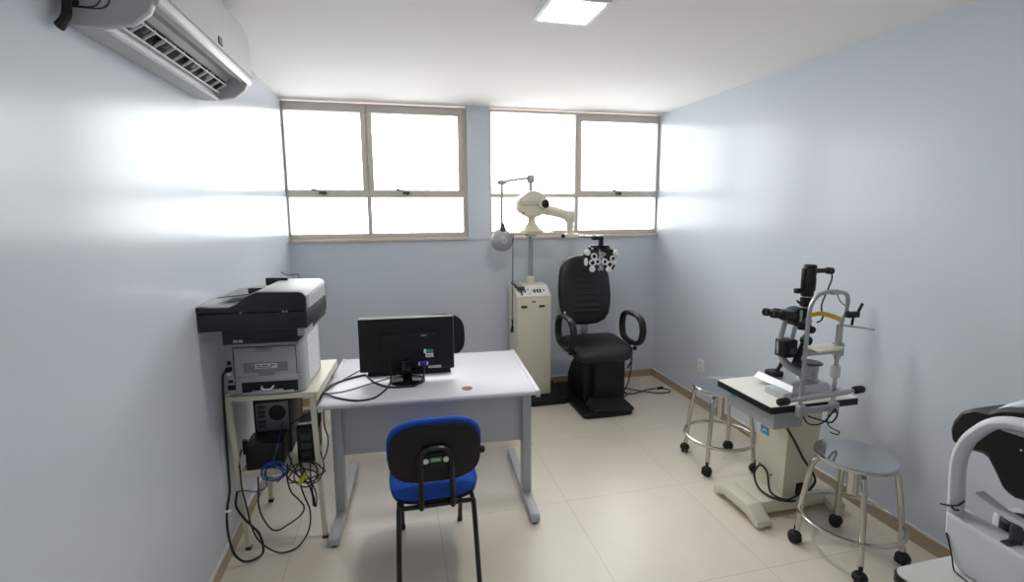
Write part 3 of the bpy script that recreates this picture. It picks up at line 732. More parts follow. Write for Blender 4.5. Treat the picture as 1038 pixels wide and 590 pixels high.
tag(B().tube([(.006,2.56,.268),(.02,2.548,.278),(.036,2.552,.276),(.03,2.568,.27),(.008,2.57,.264)], .006, 8).build('cable_tie', 'white'), 'white tie wrapped round the black power cord by the left wall', 'cable tie')

# ================================================================== REFRACTION UNIT
def refraction_unit():
    o = thing('refraction_unit', 'cream refraction unit cabinet with control panel and tall pole on a black platform', 'refraction unit', (2.08, 4.35, 0))
    B().prism(rrect(1.84, 2.383, 4.075, 4.56, (.03,.02,.02,.03)), 'z', 0, .062, r=.014, seg=3).build('platform', 'black', o)
    x0, x1, y0, y1 = 1.932, 2.254, 4.20, 4.52
    B().box(x0, x1, y0, y1, .063, .978, r=.012, seg=3).build('cabinet', 'cream', o)
    c = B().prism([(y0+.002,.979),(y0+.002,.985),(y0+.13,1.070),(y0+.145,1.075),(y1-.002,1.075),(y1-.002,.979)], 'x', x0-.004, x1+.004, r=.010, seg=3).build('console', 'cream', o)
    # white slanted control fascia with rocker switches
    sl = math.atan2(.085, .128)
    def onface(u, v, h): # u across, v up the slope, h above it
        return Vector((u, y0+.004+v*math.cos(sl)-h*math.sin(sl), .987+v*math.sin(sl)+h*math.cos(sl)))
    def slab(b, u0, u1, v0, v1, h0, h1, r=.001):
        q = [onface(u0,v0,h0),onface(u1,v0,h0),onface(u1,v1,h0),onface(u0,v1,h0),onface(u0,v0,h1),onface(u1,v0,h1),onface(u1,v1,h1),onface(u0,v1,h1)]
        b.hull8(q, r=r, seg=1)
    b = B(); slab(b, x0+.012, x1-.012, .008, .150, -.002, .0025); f = b.build('control_fascia', 'white', c)
    for u in (2.105, 2.132, 2.159):
        b = B(); slab(b, u, u+.013, .050, .090, .002, .009); b.build('rocker_switch', 'black', c)
    b = B(); slab(b, 2.195, 2.205, .065, .085, .002, .008); b.build('rocker_switch', 'pl_dark', c)
    b = B(); slab(b, 2.018, 2.028, .060, .085, .002, .010); b.build('rocker_switch', 'black', c)
    for u, v in ((2.045,.085),(2.055,.03),(2.085,.06)):
        b = B(); slab(b, u, u+.014, v, v+.016, .002, .008); b.build('push_button', 'silver_p', c)
    b = B(); b.tube([onface(1.972,.108,.006), onface(1.986,.06,.012), onface(1.984,.02,.006)], .006, 8, smooth=3); b.build('lever', 'black', c)
    for x in (1.998, 2.165):
        h = B().prism(rrect(x-.028, x+.028, .888, .908, .008), 'y', y0-.002, y0+.003)
        h = h.build('drawer_slot', 'darkhole', o)
        B().tube([(x-.024,y0-.004,.900),(x,y0-.016,.896),(x+.024,y0-.004,.900)], .007, 8, flat=(.6,1,(0,0,1))).build('slot_pull', 'black', h)
    B().prism(rrect(2.07, 2.108, .935, .947, .004), 'y', y0-.003, y0+.002).build('badge', 'pl_dark', o)
    # pole with collar
    px, py = 2.108, 4.375
    B().lathe([(0,1.07),(.036,1.07),(.036,1.145),(.030,1.155),(0,1.155)], (px,py,0), seg=28).build('pole_collar', 'cream_pl', o)
    B().cyl((px,py,1.15), (px,py,1.56), .0215).build('pole', 'silver', o)
    B().cyl((px,py,1.58), (px,py,2.02), .0175).build('upper_pole', 'silver_p', o)
    B().lathe([(0,0),(.03,0),(.035,.012),(.035,.05),(.028,.066),(0,.07)], (px,py,2.005), seg=24).build('pole_head', 'silver_p', o)
    # instrument tray
    t = B().prism(rrect(1.885, 2.285, 4.19, 4.46, .05), 'z', 1.548, 1.566, r=.006, seg=2)
    t.box(2.07, 2.15, 4.33, 4.42, 1.52, 1.55, r=.008)
    t = t.build('instrument_tray', 'cream_pl', o)
    # lamp arm with round grey lamp
    jx = 1.833
    B().tube([(px,py,2.05),(jx,4.33,2.012)], .0115, 10, smooth=0).build('lamp_arm', 'silver_p', o)
    B().lathe([(0,-.02),(.018,-.02),(.03,-.008),(.03,.008),(.018,.018),(0,.02)], (jx,4.33,2.005), seg=20, sx=1.5).build('lamp_joint', 'silver_p', o)
    B().tube([(jx,4.33,2.0),(1.822,4.31,1.65)], .0115, 10, smooth=0).build('lamp_rod', 'silver_p', o)
    l = B().ball((1.820,4.30,1.495), .102, (1,.95,1), 32).build('lamp_shade', 'silver_p', o, label='round grey lamp shade')
    B().lathe([(0,0),(.030,0),(.027,.07),(.016,.12),(0,.125)], (1.822,4.262,1.52), (0,.06,1), 20).build('lamp_socket', 'pl_dark', l)
    B().ring((1.821,4.201,1.495), (0,1,0), .02, .0035, 24, 8).build('vent_ring', 'white_pl', l)
    b = B()
    for k in range(4):
        a = PI/4+PI/2*k; b.cyl((1.821+.009*math.cos(a),4.195,1.495+.009*math.sin(a)),(1.821+.009*math.cos(a),4.215,1.495+.009*math.sin(a)),.0035,seg=10)
    b.build('vent_holes', 'white_pl', l)
    B().ball((1.822,4.31,1.648), .016).build('lamp_knuckle', 'silver_p', o)
    # phoropter arm: cream tube, elbow, drop, clamp and chrome rod
    B().lathe([(0,1.70),(.04,1.70),(.044,1.71),(.044,1.79),(.04,1.80),(0,1.80)], (px,py,0), seg=24).build('arm_hub', 'cream_pl', o)
    B().tube([(px+.02,py-.005,1.765),(2.22,4.27,1.760),(2.32,4.20,1.735),(2.385,4.15,1.708)], [.044,.047,.045,.042], 16, smooth=4).build('arm', 'cream_pl', o)
    B().lathe([(0,-.05),(.04,-.05),(.048,-.038),(.048,.03),(.04,.045),(0,.05)], (2.40,4.14,1.705), seg=24).build('arm_elbow', 'cream_pl', o)
    b = B().cyl((2.402,4.14,1.68), (2.402,4.14,1.59), .034, .030); b.cyl((2.402,4.14,1.62), (2.402,4.14,1.51), .026)
    b.cyl((2.44,4.12,1.615),(2.425,4.12,1.615),.006)
    b.build('arm_drop', 'cream_pl', o)
    b = B().box(2.352, 2.485, 4.11, 4.165, 1.512, 1.552, r=.008); b.build('rod_clamp', 'cream_pl', o)
    B().lathe([(0,-.014),(.014,-.014),(.018,-.006),(.018,.006),(.014,.014),(0,.014)], (2.335,4.125,1.532), (1,0,0), 18).build('clamp_knob', 'black', o)
    B().tube([(2.47,4.135,1.532),(2.645,4.06,1.524)], .012, 12, smooth=0).build('phoropter_rod', 'chrome', o)
    return o
refraction_unit()

def projector():
    o = thing('chart_projector', 'cream chart projector with black round lens on the tray of the tall pole', 'projector', (2.11, 4.27, 1.566))
    b = B().lathe([(0,0),(.11,0),(.11,.012),(.085,.03),(.055,.055),(.034,.085),(.030,.12),(.05,.135),(0,.14)], (2.085,4.262,1.566), seg=28, sy=.85)
    b.build('swivel_foot', 'cream_pl', o)
    prof = [(-.135,.095),(-.138,.165),(-.115,.215),(-.05,.262),(0,.275),(.055,.262),(.115,.215),(.135,.19),(.138,.12),(.11,.08),(.05,.045),(-.05,.045)]
    B().prism([(2.075+p[0], 1.655+p[1]) for p in prof], 'y', 4.165, 4.325, r=.02, seg=4).build('housing', 'cream_pl', o, sharp=.9)
    B().prism([(2.075+p[0]*.96, 1.659+p[1]*.98) for p in prof[1:8]], 'y', 4.155, 4.17, r=.004).build('hood', 'cream', o)
    b = B().box(1.965, 2.205, 4.151, 4.156, 1.800, 1.805); b.build('seam', 'skirt', o)
    l = B().lathe([(0,0),(.042,0),(.042,.045),(.036,.05),(.030,.045),(0,.042)], (2.160,4.165,1.812), (.18,-1,0), 28).build('lens_barrel', 'cream_pl', o)
    l2 = B().lathe([(.034,.044),(.036,.058),(.033,.062),(.026,.06),(.022,.05),(0,.048)], (2.160,4.165,1.812), (.18,-1,0), 28).build('lens_ring', 'black', l)
    B().lathe([(0,0),(.020,0),(.014,.006),(0,.009)], (2.1685,4.116,1.812), (.18,-1,0), 24).build('lens', 'lens', l)
    B().lathe([(0,0),(.008,0),(.006,.01),(0,.01)], (1.985,4.165,1.735), (0,-1,0), 14).build('screw', 'black', o)
    return o
projector()

def phoropter():
    o = thing('phoropter', 'black and silver phoropter hanging from the arm in front of the examination chair', 'phoropter', (2.63, 4.0, 1.20))
    # bracket
    b = B().box(2.575, 2.665, 4.00, 4.06, 1.498, 1.530, r=.004); b.box(2.632, 2.664, 4.00, 4.045, 1.43, 1.512, r=.004)
    b.build('hanger', 'black', o)
    for x in (2.655, 2.59): B().lathe([(0,0),(.02,0),(.02,.012),(0,.014)], (x,4.03,1.529), seg=16).build('hanger_screw', 'silver', o)
    B().box(2.535, 2.735, 4.01, 4.05, 1.415, 1.437, r=.005).build('crossbar', 'black', o)
    B().lathe([(0,0),(.013,0),(.017,.01),(.013,.02),(0,.022)], (2.66,3.985,1.375), (0,-1,0), 18).build('level_knob', 'silver', o)
    for x, z in ((2.632,1.352),(2.552,1.425)): B().lathe([(0,0),(.009,0),(.009,.012),(0,.014)], (x,3.985,z), (0,-1,0), 14).build('level_knob', 'silver', o)
    B().box(2.618, 2.640, 3.985, 4.0, 1.345, 1.40, r=.003).build('scale_plate', 'silver', o)
    c0 = 2.632
    for s, ex in ((-1, 2.560), (1, 2.712)):
        body = B().prism([(ex+s*p[0], p[1]) for p in ((-.066,1.415),(.03,1.42),(.066,1.392),(.078,1.335),(.072,1.285),(.045,1.235),(.012,1.222),(-.012,1.235),(-.034,1.275),(-.060,1.345))], 'y', 3.985, 4.045, r=.010, seg=3).build('lens_housing', 'black', o)
        b = B().box(ex-s*.03-.034, ex-s*.03+.034, 3.992, 4.04, 1.415, 1.452, r=.005); b.build('top_dial', 'black', body)
        # silver arc plates at the outer rim
        b = B()
        for R_, r_ in ((.100,.006),(.086,.003)):
            b.ring((ex, 3.984, 1.315), (0,1,0), R_, r_, 22, 8, (PI-1.0 if s < 0 else -.95), (PI+1.0 if s < 0 else .95))
        b.build('rim_scale', 'silver', body)
        # round knobs: white-rimmed dials with dark centres
        for dx, dz, R_ in ((0.008,1.359,.029),(-.006,1.303,.030),(-.042,1.311,.027)) if s < 0 else ((.036,1.334,.029),(.004,1.284,.030),(-.044,1.309,.027)):
            x = ex+dx if s > 0 else (ex+dx if dx > -.03 else ex+.041)
            k = B().lathe([(0,0),(R_,0),(R_,.016),(R_-.003,.022),(R_-.010,.022),(R_-.011,.012),(0,.012)], (x,3.988,dz), (0,-1,0), 24).build('dial', 'white_pl', body)
            B().lathe([(0,0),(R_-.0115,0),(R_-.0135,.003),(0,.003)], (x,3.9755,dz), (0,-1,0), 20).build('aperture', 'lens', k)
        for x, z, R_ in (((2.554,1.249,.027),(2.507,1.393,.026)) if s < 0 else ((2.709,1.239,.025),(2.771,1.384,.024))):
            B().lathe([(0,0),(R_,0),(R_,.018),(R_-.004,.024),(R_-.012,.026),(R_-.013,.02),(0,.02)], (x,3.99,z), (0,-1,0), 24).build('cylinder_knob', 'white_pl', body)
        x = 2.496 if s < 0 else 2.765
        B().lathe([(0,0),(.02,0),(.02,.012),(.015,.018),(.01,.012),(0,.012)], (x,3.988,1.312), (0,-1,0), 24, sy=1.8, sx=.8).build('power_wheel', 'white_pl', body)
    return o
phoropter()

o = thing('remote_control', 'dark handset with a pale top lying across the control console of the cream cabinet', 'handset', (1.965, 4.33, 1.10))
B().hull8([(1.955,4.235,1.045),(2.010,4.225,1.045),(1.978,4.40,1.077),(1.928,4.40,1.077),(1.955,4.235,1.075),(2.010,4.225,1.075),(1.978,4.40,1.107),(1.928,4.40,1.107)], r=.005).build('case', 'pl_dark', o)
B().hull8([(1.956,4.237,1.0765),(2.006,4.229,1.0765),(1.976,4.395,1.1085),(1.93,4.395,1.1085),(1.956,4.237,1.079),(2.006,4.229,1.079),(1.976,4.395,1.111),(1.93,4.395,1.111)]).build('top_cover', 'silver_p', o)
cable('hanging_cord', 'thin grey cord hanging from the instrument tray down the left side of the cream cabinet',
      [(1.915,4.22,1.556),(1.900,4.185,1.54),(1.893,4.178,1.45),(1.89,4.18,1.2),(1.888,4.18,1.0),(1.884,4.175,.86),(1.888,4.17,.80),(1.880,4.17,.76)], .005, 'cable_gy')
tag(B().tube([(1.878,4.168,.80),(1.884,4.160,.765),(1.876,4.160,.73),(1.868,4.162,.70),(1.878,4.162,.685),(1.886,4.162,.71),(1.88,4.16,.75)], .0075, 8).build('handset_hook', 'black'), 'black looped plug end hanging at the left side of the cream cabinet', 'plug')

# ================================================================== EXAMINATION CHAIR
def exam_chair():
    o = thing('examination_chair', 'black leather examination chair with looped armrests on a moulded pedestal', 'chair', (2.62, 4.05, 0))
    B().prism(rrect(2.385, 2.850, 3.70, 4.52, (.05,.05,.04,.04)), 'z', 0, .055, r=.018, seg=3).build('base_plate', 'black', o)
    b = B().hull8([(2.47,3.69,.062),(2.845,3.69,.052),(2.845,3.88,.058),(2.47,3.88,.07),(2.48,3.70,.088),(2.835,3.70,.078),(2.80,3.87,.12),(2.50,3.87,.125)], r=.008)
    b.build('foot_plate', 'rubber', o)
    B().box(2.545, 2.825, 3.845, 4.16, .05, .492, r=.012, seg=3).build('pedestal', 'black', o)
    B().prism([(3.93,.05),(3.93,.43),(3.99,.455),(4.10,.45),(4.20,.41),(4.30,.32),(4.37,.20),(4.40,.05)], 'x', 2.475, 2.72, r=.03, seg=4).build('motor_cover', 'black', o, sharp=.8)
    b = B().box(2.47, 2.76, 3.84, 4.20, .485, .52, r=.006); b.build('seat_plate', 'blackmet', o)
    so = rrect(2.315, 2.865, 3.69, 4.20, (.13,.13,.07,.07), 8)
    B().cushion(so, .515, .585, .028, lambda u, v, d: (u, v, d + .03*(max(0, min(1, (v-3.75)/.45))) - .03*max(0, (3.80-v)/.11))).build('seat', 'leather', o)
    # backrest: tapering pad leaning back, with stitched ribs
    ol = []
    half = [(.0,.705),(.10,.712),(.175,.745),(.215,.80),(.235,.88),(.243,.97),(.240,1.06),(.232,1.15),(.218,1.22),(.185,1.285),(.13,1.325),(.06,1.342),(0,1.345)]
    cx = 2.588
    half = [(x*1.05, z) for x, z in half]
    for x, z in half: ol.append((cx+x, z))
    for x, z in half[-2:0:-1]: ol.append((cx-x, z))
    lean = lambda u, v, d: (u, 4.225 - d + (v-.75)*.17, v)
    B().cushion(ol, 0, .06, .02, lean, puff_back=.015).build('backrest', 'leather', o)
    b = B()
    n = 48; m = 14; grid = []
    for i in range(n+1):
        v = .80 + (1.25-.80)*i/n
        w = .165 - .05*((v-.80)/.45)
        row = []
        for j in range(m+1):
            t = -1+2*j/m
            edge = 1-abs(t)**6
            endf = min(1, i/4, (n-i)/4)
            h = .0745 + edge*endf*(.008*abs(math.sin(PI*8*i/n))) - (1-edge)*.012 - (1-endf)*.008
            row.append(b.bm.verts.new(lean(cx+w*t, v, h)))
        grid.append(row)
    for i in range(n):
        for j in range(m): b.bm.faces.new((grid[i][j], grid[i][j+1], grid[i+1][j+1], grid[i+1][j]))
    b.build('ribbed_panel', 'leather', o, sharp=3)
    B().box(cx-.03, cx+.03, 4.215, 4.245, .52, .76, r=.004).build('back_strut', 'silver', o)
    for x in (2.282, 2.902):
        pts = [(x,3.935,.852),(x,3.82,.852),(x,3.735,.83),(x,3.695,.77),(x,3.70,.69),(x,3.745,.63),(x,3.82,.602),(x,3.95,.595),(x,4.04,.615),(x,4.08,.68),(x,4.075,.77),(x,4.03,.83)]
        a = B().tube(pts, .025, 12, closed=True, smooth=5, flat=(1.25,.85,(1,0,0))).build('armrest', 'black', o)
        s = 1 if x < 2.5 else -1
        B().tube([(x,3.92,.574),(x+s*.06,3.92,.545),(x+s*.14,3.93,.53)], .018, 10).build('arm_bracket', 'blackmet', a)
        B().ball((x+s*.015,3.80,.565), .020).build('arm_knob', 'black', a)
    B().hull8([(2.365,4.155,.80),(2.372,4.15,.80),(2.372,4.155,.80),(2.365,4.16,.80),(2.362,4.155,.845),(2.376,4.15,.845),(2.376,4.155,.845),(2.362,4.16,.845)]).build('worn_patch', 'white', o)
    return o
exam_chair()
cable('chair_lead', 'black lead with a plug dangling under the right armrest of the examination chair',
      [(2.90,3.92,.54),(2.925,3.93,.47),(2.93,3.94,.40),(2.915,3.95,.36),(2.90,3.95,.335)], .007)
cable('power_lead', 'black power cord looped on the floor to the right of the examination chair',
      [(2.93,3.94,.50),(2.935,3.95,.36),(2.92,3.97,.20),(2.895,4.0,.10),(2.88,4.03,.03),(2.93,4.08,.008),(3.0,4.14,.007),(2.99,4.26,.007),(2.92,4.30,.007),(2.88,4.27,.007),(2.93,4.20,.012),(3.05,4.14,.007),(3.15,4.17,.007),(3.28,4.21,.007),(3.40,4.20,.007),(3.45,4.14,.007),(3.41,4.09,.007),(3.30,4.10,.007),(3.14,4.19,.013),(3.00,4.35,.007),(2.92,4.36,.007)], .0055)
tag(B().box(3.36, 3.42, 4.19, 4.22, .001, .022, r=.005, rot=(0,0,.1)).build('plug', 'black'), 'black plug lying on the floor at the end of the cord by the right wall', 'plug')

# ================================================================== STEEL STOOLS
def stool(loc, ang, seat_z, r, label):
    o = thing('stool', label, 'stool', loc, ang, group='steel swivel stools', local=True)
    B().lathe([(0,seat_z-.012),(r-.014,seat_z-.014),(r-.004,seat_z-.022),(r,seat_z-.014),(r-.001,seat_z-.004),(r-.006,seat_z),(r-.012,seat_z-.001),(0,seat_z)], seg=56).build('seat', 'seat_st', o)
    b = B().cyl((0,0,.335), (0,0,seat_z-.02), .027, bev=.004)
    b.build('screw_column', 'chrome', o)
    d = seat_z-.035
    for k in range(4):
        a = PI/2*k; c, s = math.cos(a), math.sin(a)
        pr = [(.02,d),(.10,d),(.148,d-.008),(.178,d-.04),(.190,d-.09),(.212,.26),(.228,.075)]
        l = B().tube([(q*c, q*s, z) for q, z in pr], .0138, 12, smooth=5).build('leg', 'chrome', o)
        # twin-wheel caster under a hood
        w = .236; t = 1.1+k*.9
        ux, uy = math.cos(a+t), math.sin(a+t)
        px, py = w*c, w*s
        b = B().cyl((px,py,.052),(px-.004*c,py-.004*s,.095), .010)
        b.cyl((px-uy*.022,py+ux*.022,.029),(px-uy*.004,py+ux*.004,.029), .029, bev=.004)
        b.cyl((px+uy*.004,py-ux*.004,.029),(px+uy*.022,py-ux*.022,.029), .029, bev=.004)
        b.lathe([(.033,.0),(.033,.014),(.026,.026),(.012,.032),(0,.033)], (px,py,.031), seg=18)
        b.build('caster', 'rubber', l)
    B().ring((0,0,.2), (0,0,1), .228, .0105, 56, 10).build('foot_ring', 'chrome', o)
    return o
stool((3.096,1.862,0), math.radians(55), .54, .182, 'round steel stool in front of the slit lamp, beside the white instrument')
stool((3.042,2.832,0), math.radians(37), .56, .19, 'round steel stool half hidden behind the slit lamp table')

# ================================================================== SLIT LAMP TABLE
TZ = .75
def slit_table():
    o = thing('instrument_table', 'white topped motorised table on a cream column between the two steel stools', 'table', (3.10, 2.30, 0))
    B().box(2.742, 3.290, 2.043, 2.475, TZ-.006, TZ, r=.002, seg=1).build('tabletop', 'cream_wh', o)
    B().prism(rrect(2.738, 3.295, 2.038, 2.480, .012), 'z', TZ-.040, TZ-.0045, r=.003).build('edge_band', 'black', o, label='black edge band')
    d = B().box(2.800, 2.985, 2.085, 2.445, .600, TZ-.041, r=.003).build('drawer_box', 'silver_p', o)
    B().box(2.797, 2.801, 2.39, 2.43, .665, .705).build('sticker', 'skyblue', d, label='blue sticker')
    B().box(2.988, 3.24, 2.14, 2.46, .655, TZ-.041, r=.003).build('column_head', 'cream', o)
    c = B().hull8([(3.012,2.215,.10),(3.215,2.215,.10),(3.215,2.43,.10),(3.012,2.43,.10),(2.995,2.18,.66),(3.215,2.18,.66),(3.215,2.44,.66),(2.995,2.44,.66)], r=.006).build('column', 'cream', o)
    fx = lambda z: 3.012-(z-.10)/.56*.017
    B().hull8([(fx(.425)+.001,2.335,.425),(fx(.425)+.001,2.400,.425),(fx(.425)-.002,2.400,.425),(fx(.425)-.002,2.335,.425),(fx(.475)+.001,2.335,.475),(fx(.475)+.001,2.400,.475),(fx(.475)-.002,2.400,.475),(fx(.475)-.002,2.335,.475)]).build('sticker', 'skyblue', c, label='blue sticker')
    B().tube([(fx(.44)-.003,2.385,.44),(fx(.45)-.003,2.368,.455),(fx(.46)-.003,2.35,.445)], .003, 6).build('sticker_print', 'white', c)
    b = B()
    for y, z in ((2.395,.225),(2.30,.20),(2.34,.63)): b.cyl((2.998,y,z),(3.011,y,z),.004,seg=10)
    b.build('screw', 'pl_dark', c)
    w = B().box(3.10, 3.185, 2.205, 2.217, .115, .185, r=.003).build('switch_plate', 'black', o)
    b = B().box(3.11, 3.135, 2.202, 2.206, .13, .17); b.box(3.15, 3.172, 2.202, 2.206, .13, .17)
    b.build('mains_inlet', 'pl_dark', w)
    B().box(2.86, 3.33, 2.20, 2.43, .032, .108, r=.008).build('base_beam', 'cream', o)
    for x, ya, yb in ((2.815, 2.115, 2.505), (3.345, 2.14, 2.485)):
        ym = (ya+yb)/2
        arch = [(ya,.018),(ya,.05),(ya+.09,.105),(yb-.09,.105),(yb,.05),(yb,.018),(yb-.03,.016),(ym+.10,.045),(ym-.10,.045),(ya+.03,.016)]
        f = B().prism(arch, 'x', x-.045, x+.045, r=.005).build('foot', 'cream', o)
        for y in (ya+.025, yb-.025):
            B().cyl((x,y,0), (x,y,.02), .014, .018).build('glide', 'panel', f)
    return o
slit_table()
cable('power_lead', 'black mains cord looped around the cream column of the instrument table',
      [(2.985,2.25,.60),(2.99,2.19,.54),(3.03,2.165,.46),(3.09,2.165,.36),(3.16,2.165,.27),(3.20,2.18,.20),(3.16,2.175,.155),(3.08,2.16,.118),(3.00,2.165,.116),(2.94,2.22,.118),(2.925,2.30,.13),(2.94,2.36,.18),(2.975,2.36,.235),(2.985,2.31,.215),(2.955,2.24,.135),(3.00,2.18,.117),(3.07,2.175,.13),(3.135,2.195,.15)], .0065, smooth=6)

# ================================================================== SLIT LAMP
def slit_lamp():
    o = thing('slit_lamp', 'slit lamp microscope with silver chin rest frame and yellow forehead band on the white table', 'slit lamp', (3.05, 2.2, TZ))
    yf = 2.028
    # chin rest frame
    B().tube([(2.904,yf,.70),(2.904,yf,.80),(2.908,yf,.95),(2.911,yf,1.10),(2.915,yf,1.225),(2.928,yf,1.285),(2.962,yf,1.325),(3.015,yf,1.342),(3.075,yf,1.340),(3.122,yf,1.332),(3.142,yf,1.318),(3.150,yf,1.285),(3.140,yf,1.235),(3.124,yf,1.19),(3.116,yf,1.12)], .0105, 12, smooth=4).build('head_frame', 'silver', o)
    B().box(3.035, 3.085, yf-.015, yf+.015, 1.326, 1.352, r=.005).build('frame_clip', 'silver', o)
    b = B().cyl((3.108,yf,.70), (3.112,yf,.99), .0105); b.cyl((3.113,yf,.985), (3.115,yf,1.165), .0155)
    b.build('rest_post', 'chrome', o)
    B().lathe([(0,0),(.021,0),(.023,.006),(.023,.056),(.021,.062),(0,.062)], (3.109,yf,.885), seg=22).build('height_collar', 'table_gy', o)
    B().box(3.088, 3.138, yf-.018, yf+.018, 1.0, 1.07, r=.006).build('rest_carrier', 'silver_p', o)
    b = B().tube([(3.10,yf,1.035),(3.03,yf-.004,1.030),(2.96,yf-.004,1.030),(2.925,yf,1.026)], .013, 10, flat=(1.1,1.7,(0,0,1)))
    b.build('chin_rest_bar', 'silver_p', o)
    ch = B().hull8([(2.945,yf-.05,1.040),(3.085,yf-.05,1.046),(3.085,yf+.035,1.046),(2.945,yf+.035,1.040),(2.93,yf-.055,1.052),(3.095,yf-.055,1.060),(3.095,yf+.04,1.060),(2.93,yf+.04,1.052)], r=.004).build('chin_cup', 'cream_pl', o)
    band = [(2.918,yf,1.214),(2.955,yf+.018,1.222),(3.015,yf+.026,1.224),(3.075,yf+.018,1.210),(3.118,yf,1.190)]
    B().tube(band, .0125, 10, smooth=5, flat=(.28,1.0,(0,1,0))).build('forehead_band', 'yellow', o)
    # fixation lamp arm
    b = B().tube([(3.12,yf-.01,1.165),(3.15,yf-.02,1.160),(3.30,yf-.03,1.135)], .0055, 8, smooth=2); b.build('fixation_rod', 'silver', o)
    b = B().box(3.130, 3.198, yf-.035, yf-.005, 1.205, 1.235, r=.005); b.cyl((3.195,yf-.02,1.225),(3.222,yf-.02,1.275),.007); b.cyl((3.172,yf-.02,1.21),(3.165,yf-.02,1.165),.006)
    b.build('fixation_lamp', 'black', o)
    # clamp bar and knobbed axle in front of the table edge
    B().box(2.880, 3.128, 2.012, 2.036, .705, .735, r=.005).build('frame_clamp', 'silver_p', o)
    b = B()
    for x in (2.904, 3.108): b.box(x-.024, x+.024, 2.004, 2.036, .692, .752, r=.006)
    b.build('clamp_block', 'silver_p', o)
    ax = B().cyl((2.79,1.992,.797),(3.21,1.992,.815), .0095); ax.cyl((2.86,1.992,.80),(3.16,1.992,.8125), .0135)
    ax = ax.build('axle', 'silver', o)
    for x0, x1, z in ((2.735,2.80,.796),(3.200,3.262,.8165)):
        B().lathe([(0,0),(.016,0),(.020,.006),(.020,.05),(.015,.06),(0,.062)], (x0,1.992,z), (1,0,.04), 20).build('axle_knob', 'black', ax)
    # wheels carriage and rails
    for x0 in (2.865, 3.175): B().box(x0, x0+.06, 2.10, 2.24, TZ+.001, TZ+.038, r=.005).build('rail_cover', 'steel_gy', o)
    B().box(2.92, 3.20, 2.09, 2.26, TZ+.004, TZ+.030, r=.004).build('cross_slide', 'silver', o)
    B().hull8([(2.925,2.11,TZ+.03),(3.19,2.11,TZ+.03),(3.19,2.40,TZ+.03),(2.925,2.40,TZ+.03),(2.95,2.13,TZ+.062),(3.175,2.13,TZ+.062),(3.175,2.39,TZ+.062),(2.95,2.39,TZ+.062)], r=.006).build('base_carriage', 'silver', o)
    B().hull8([(3.19,2.16,TZ+.012),(3.245,2.13,TZ+.004),(3.262,2.30,TZ+.004),(3.19,2.33,TZ+.012),(3.19,2.16,TZ+.04),(3.245,2.13,TZ+.012),(3.262,2.30,TZ+.012),(3.19,2.33,TZ+.04)], r=.003).build('carriage_tongue', 'black', o)
    j = B().prism(rrect(2.955, 3.035, 2.28, 2.36, .02), 'z', TZ+.06, TZ+.085, r=.006).build('joystick_boot', 'rubber', o)
    B().tube([(2.995,2.31,TZ+.08),(3.01,2.30,TZ+.11),(3.022,2.292,TZ+.14)], [.014,.010,.015], 12).build('joystick', 'black', j)
    # turret
    B().lathe([(0,0),(.056,0),(.056,.035),(.047,.04),(.047,.078),(.050,.082),(.050,.118),(.046,.122),(0,.122)], (3.112,2.20,TZ+.035), seg=36).build('turret', 'silver', o)
    B().lathe([(0,0),(.058,0),(.060,.005),(.055,.010),(0,.012)], (3.118,2.195,TZ+.158), (.05,0,1), 36).build('turret_cap', 'pl_dark', o)
    # microscope arm sweeping up to the left
    B().tube([(3.11,2.21,.835),(3.05,2.225,.865),(3.00,2.24,.90),(2.965,2.25,.95),(2.958,2.255,1.02),(2.975,2.255,1.10),(2.99,2.255,1.165)], [.026,.024,.022,.018,.015,.014,.014], 12).build('microscope_arm', 'silver_p', o)
    B().tube([(3.03,2.215,1.165),(3.018,2.22,1.10),(3.012,2.225,1.02),(3.02,2.225,.95)], .011, 10).build('mirror_arm', 'silver', o)
    bk = B().prism(rrect(2.945, 3.03, .945, 1.045, .008), 'y', 2.20, 2.275, r=.006).build('filter_box', 'black', o)
    B().lathe([(0,0),(.016,0),(.018,.012),(0,.014)], (2.99,2.20,.985), (0,-1,0), 18).build('filter_knob', 'pl_dark', bk)
    # illumination arm
    b = B().tube([(3.082,2.19,1.155),(3.078,2.19,1.10),(3.066,2.195,1.04),(3.05,2.205,.97),(3.025,2.21,.905)], [.013,.013,.015,.018,.017], 10)
    b.build('illumination_arm', 'black', o)
    for x, z, r in ((3.066,1.045,.024),(3.088,1.105,.018),(3.03,.915,.020)):
        B().lathe([(0,-.02),(r,-.02),(r+.002,-.012),(r+.002,.012),(r,.02),(0,.02)], (x,2.185,z), (0,1,0), 22).build('centering_knob', 'black', o)
    # binocular head: body, two eyepieces pointing left
    m = B().prism([(2.985,1.15),(2.985,1.205),(3.005,1.22),(3.05,1.225),(3.07,1.21),(3.07,1.13),(3.05,1.115),(3.0,1.125)], 'y', 2.19, 2.27, r=.006).build('microscope_body', 'black', o)
    B().box(3.012, 3.028, 2.182, 2.19, 1.15, 1.215, r=.002).build('magnification_lever', 'silver', m)
    for y in (2.205, 2.262):
        e = B().lathe([(0,0),(.024,0),(.028,.01),(.028,.075),(.021,.085),(.019,.112),(.022,.118),(.022,.138),(.016,.14),(.014,.132),(0,.132)], (2.99,y,1.178), (-1,0,.16), 26).build('eyepiece', 'black', o)
    B().lathe([(0,0),(.018,0),(.018,.03),(.012,.034),(0,.034)], (3.055,2.19,1.155), (0,-1,0), 18).build('objective', 'silver', m)
    # lamp tower
    tw = B().cyl((3.062,2.21,1.10),(3.068,2.21,1.235), .027, bev=.003); tw.cyl((3.068,2.21,1.23),(3.078,2.212,1.34), .030, .033, bev=.003)
    tw = tw.build('lamp_tower', 'black', o)
    h = B().lathe([(0,0),(.032,0),(.036,.006),(.036,.07),(.033,.075),(.033,.135),(.029,.145),(0,.147)], (3.078,2.212,1.315), (.04,0,1), 30)
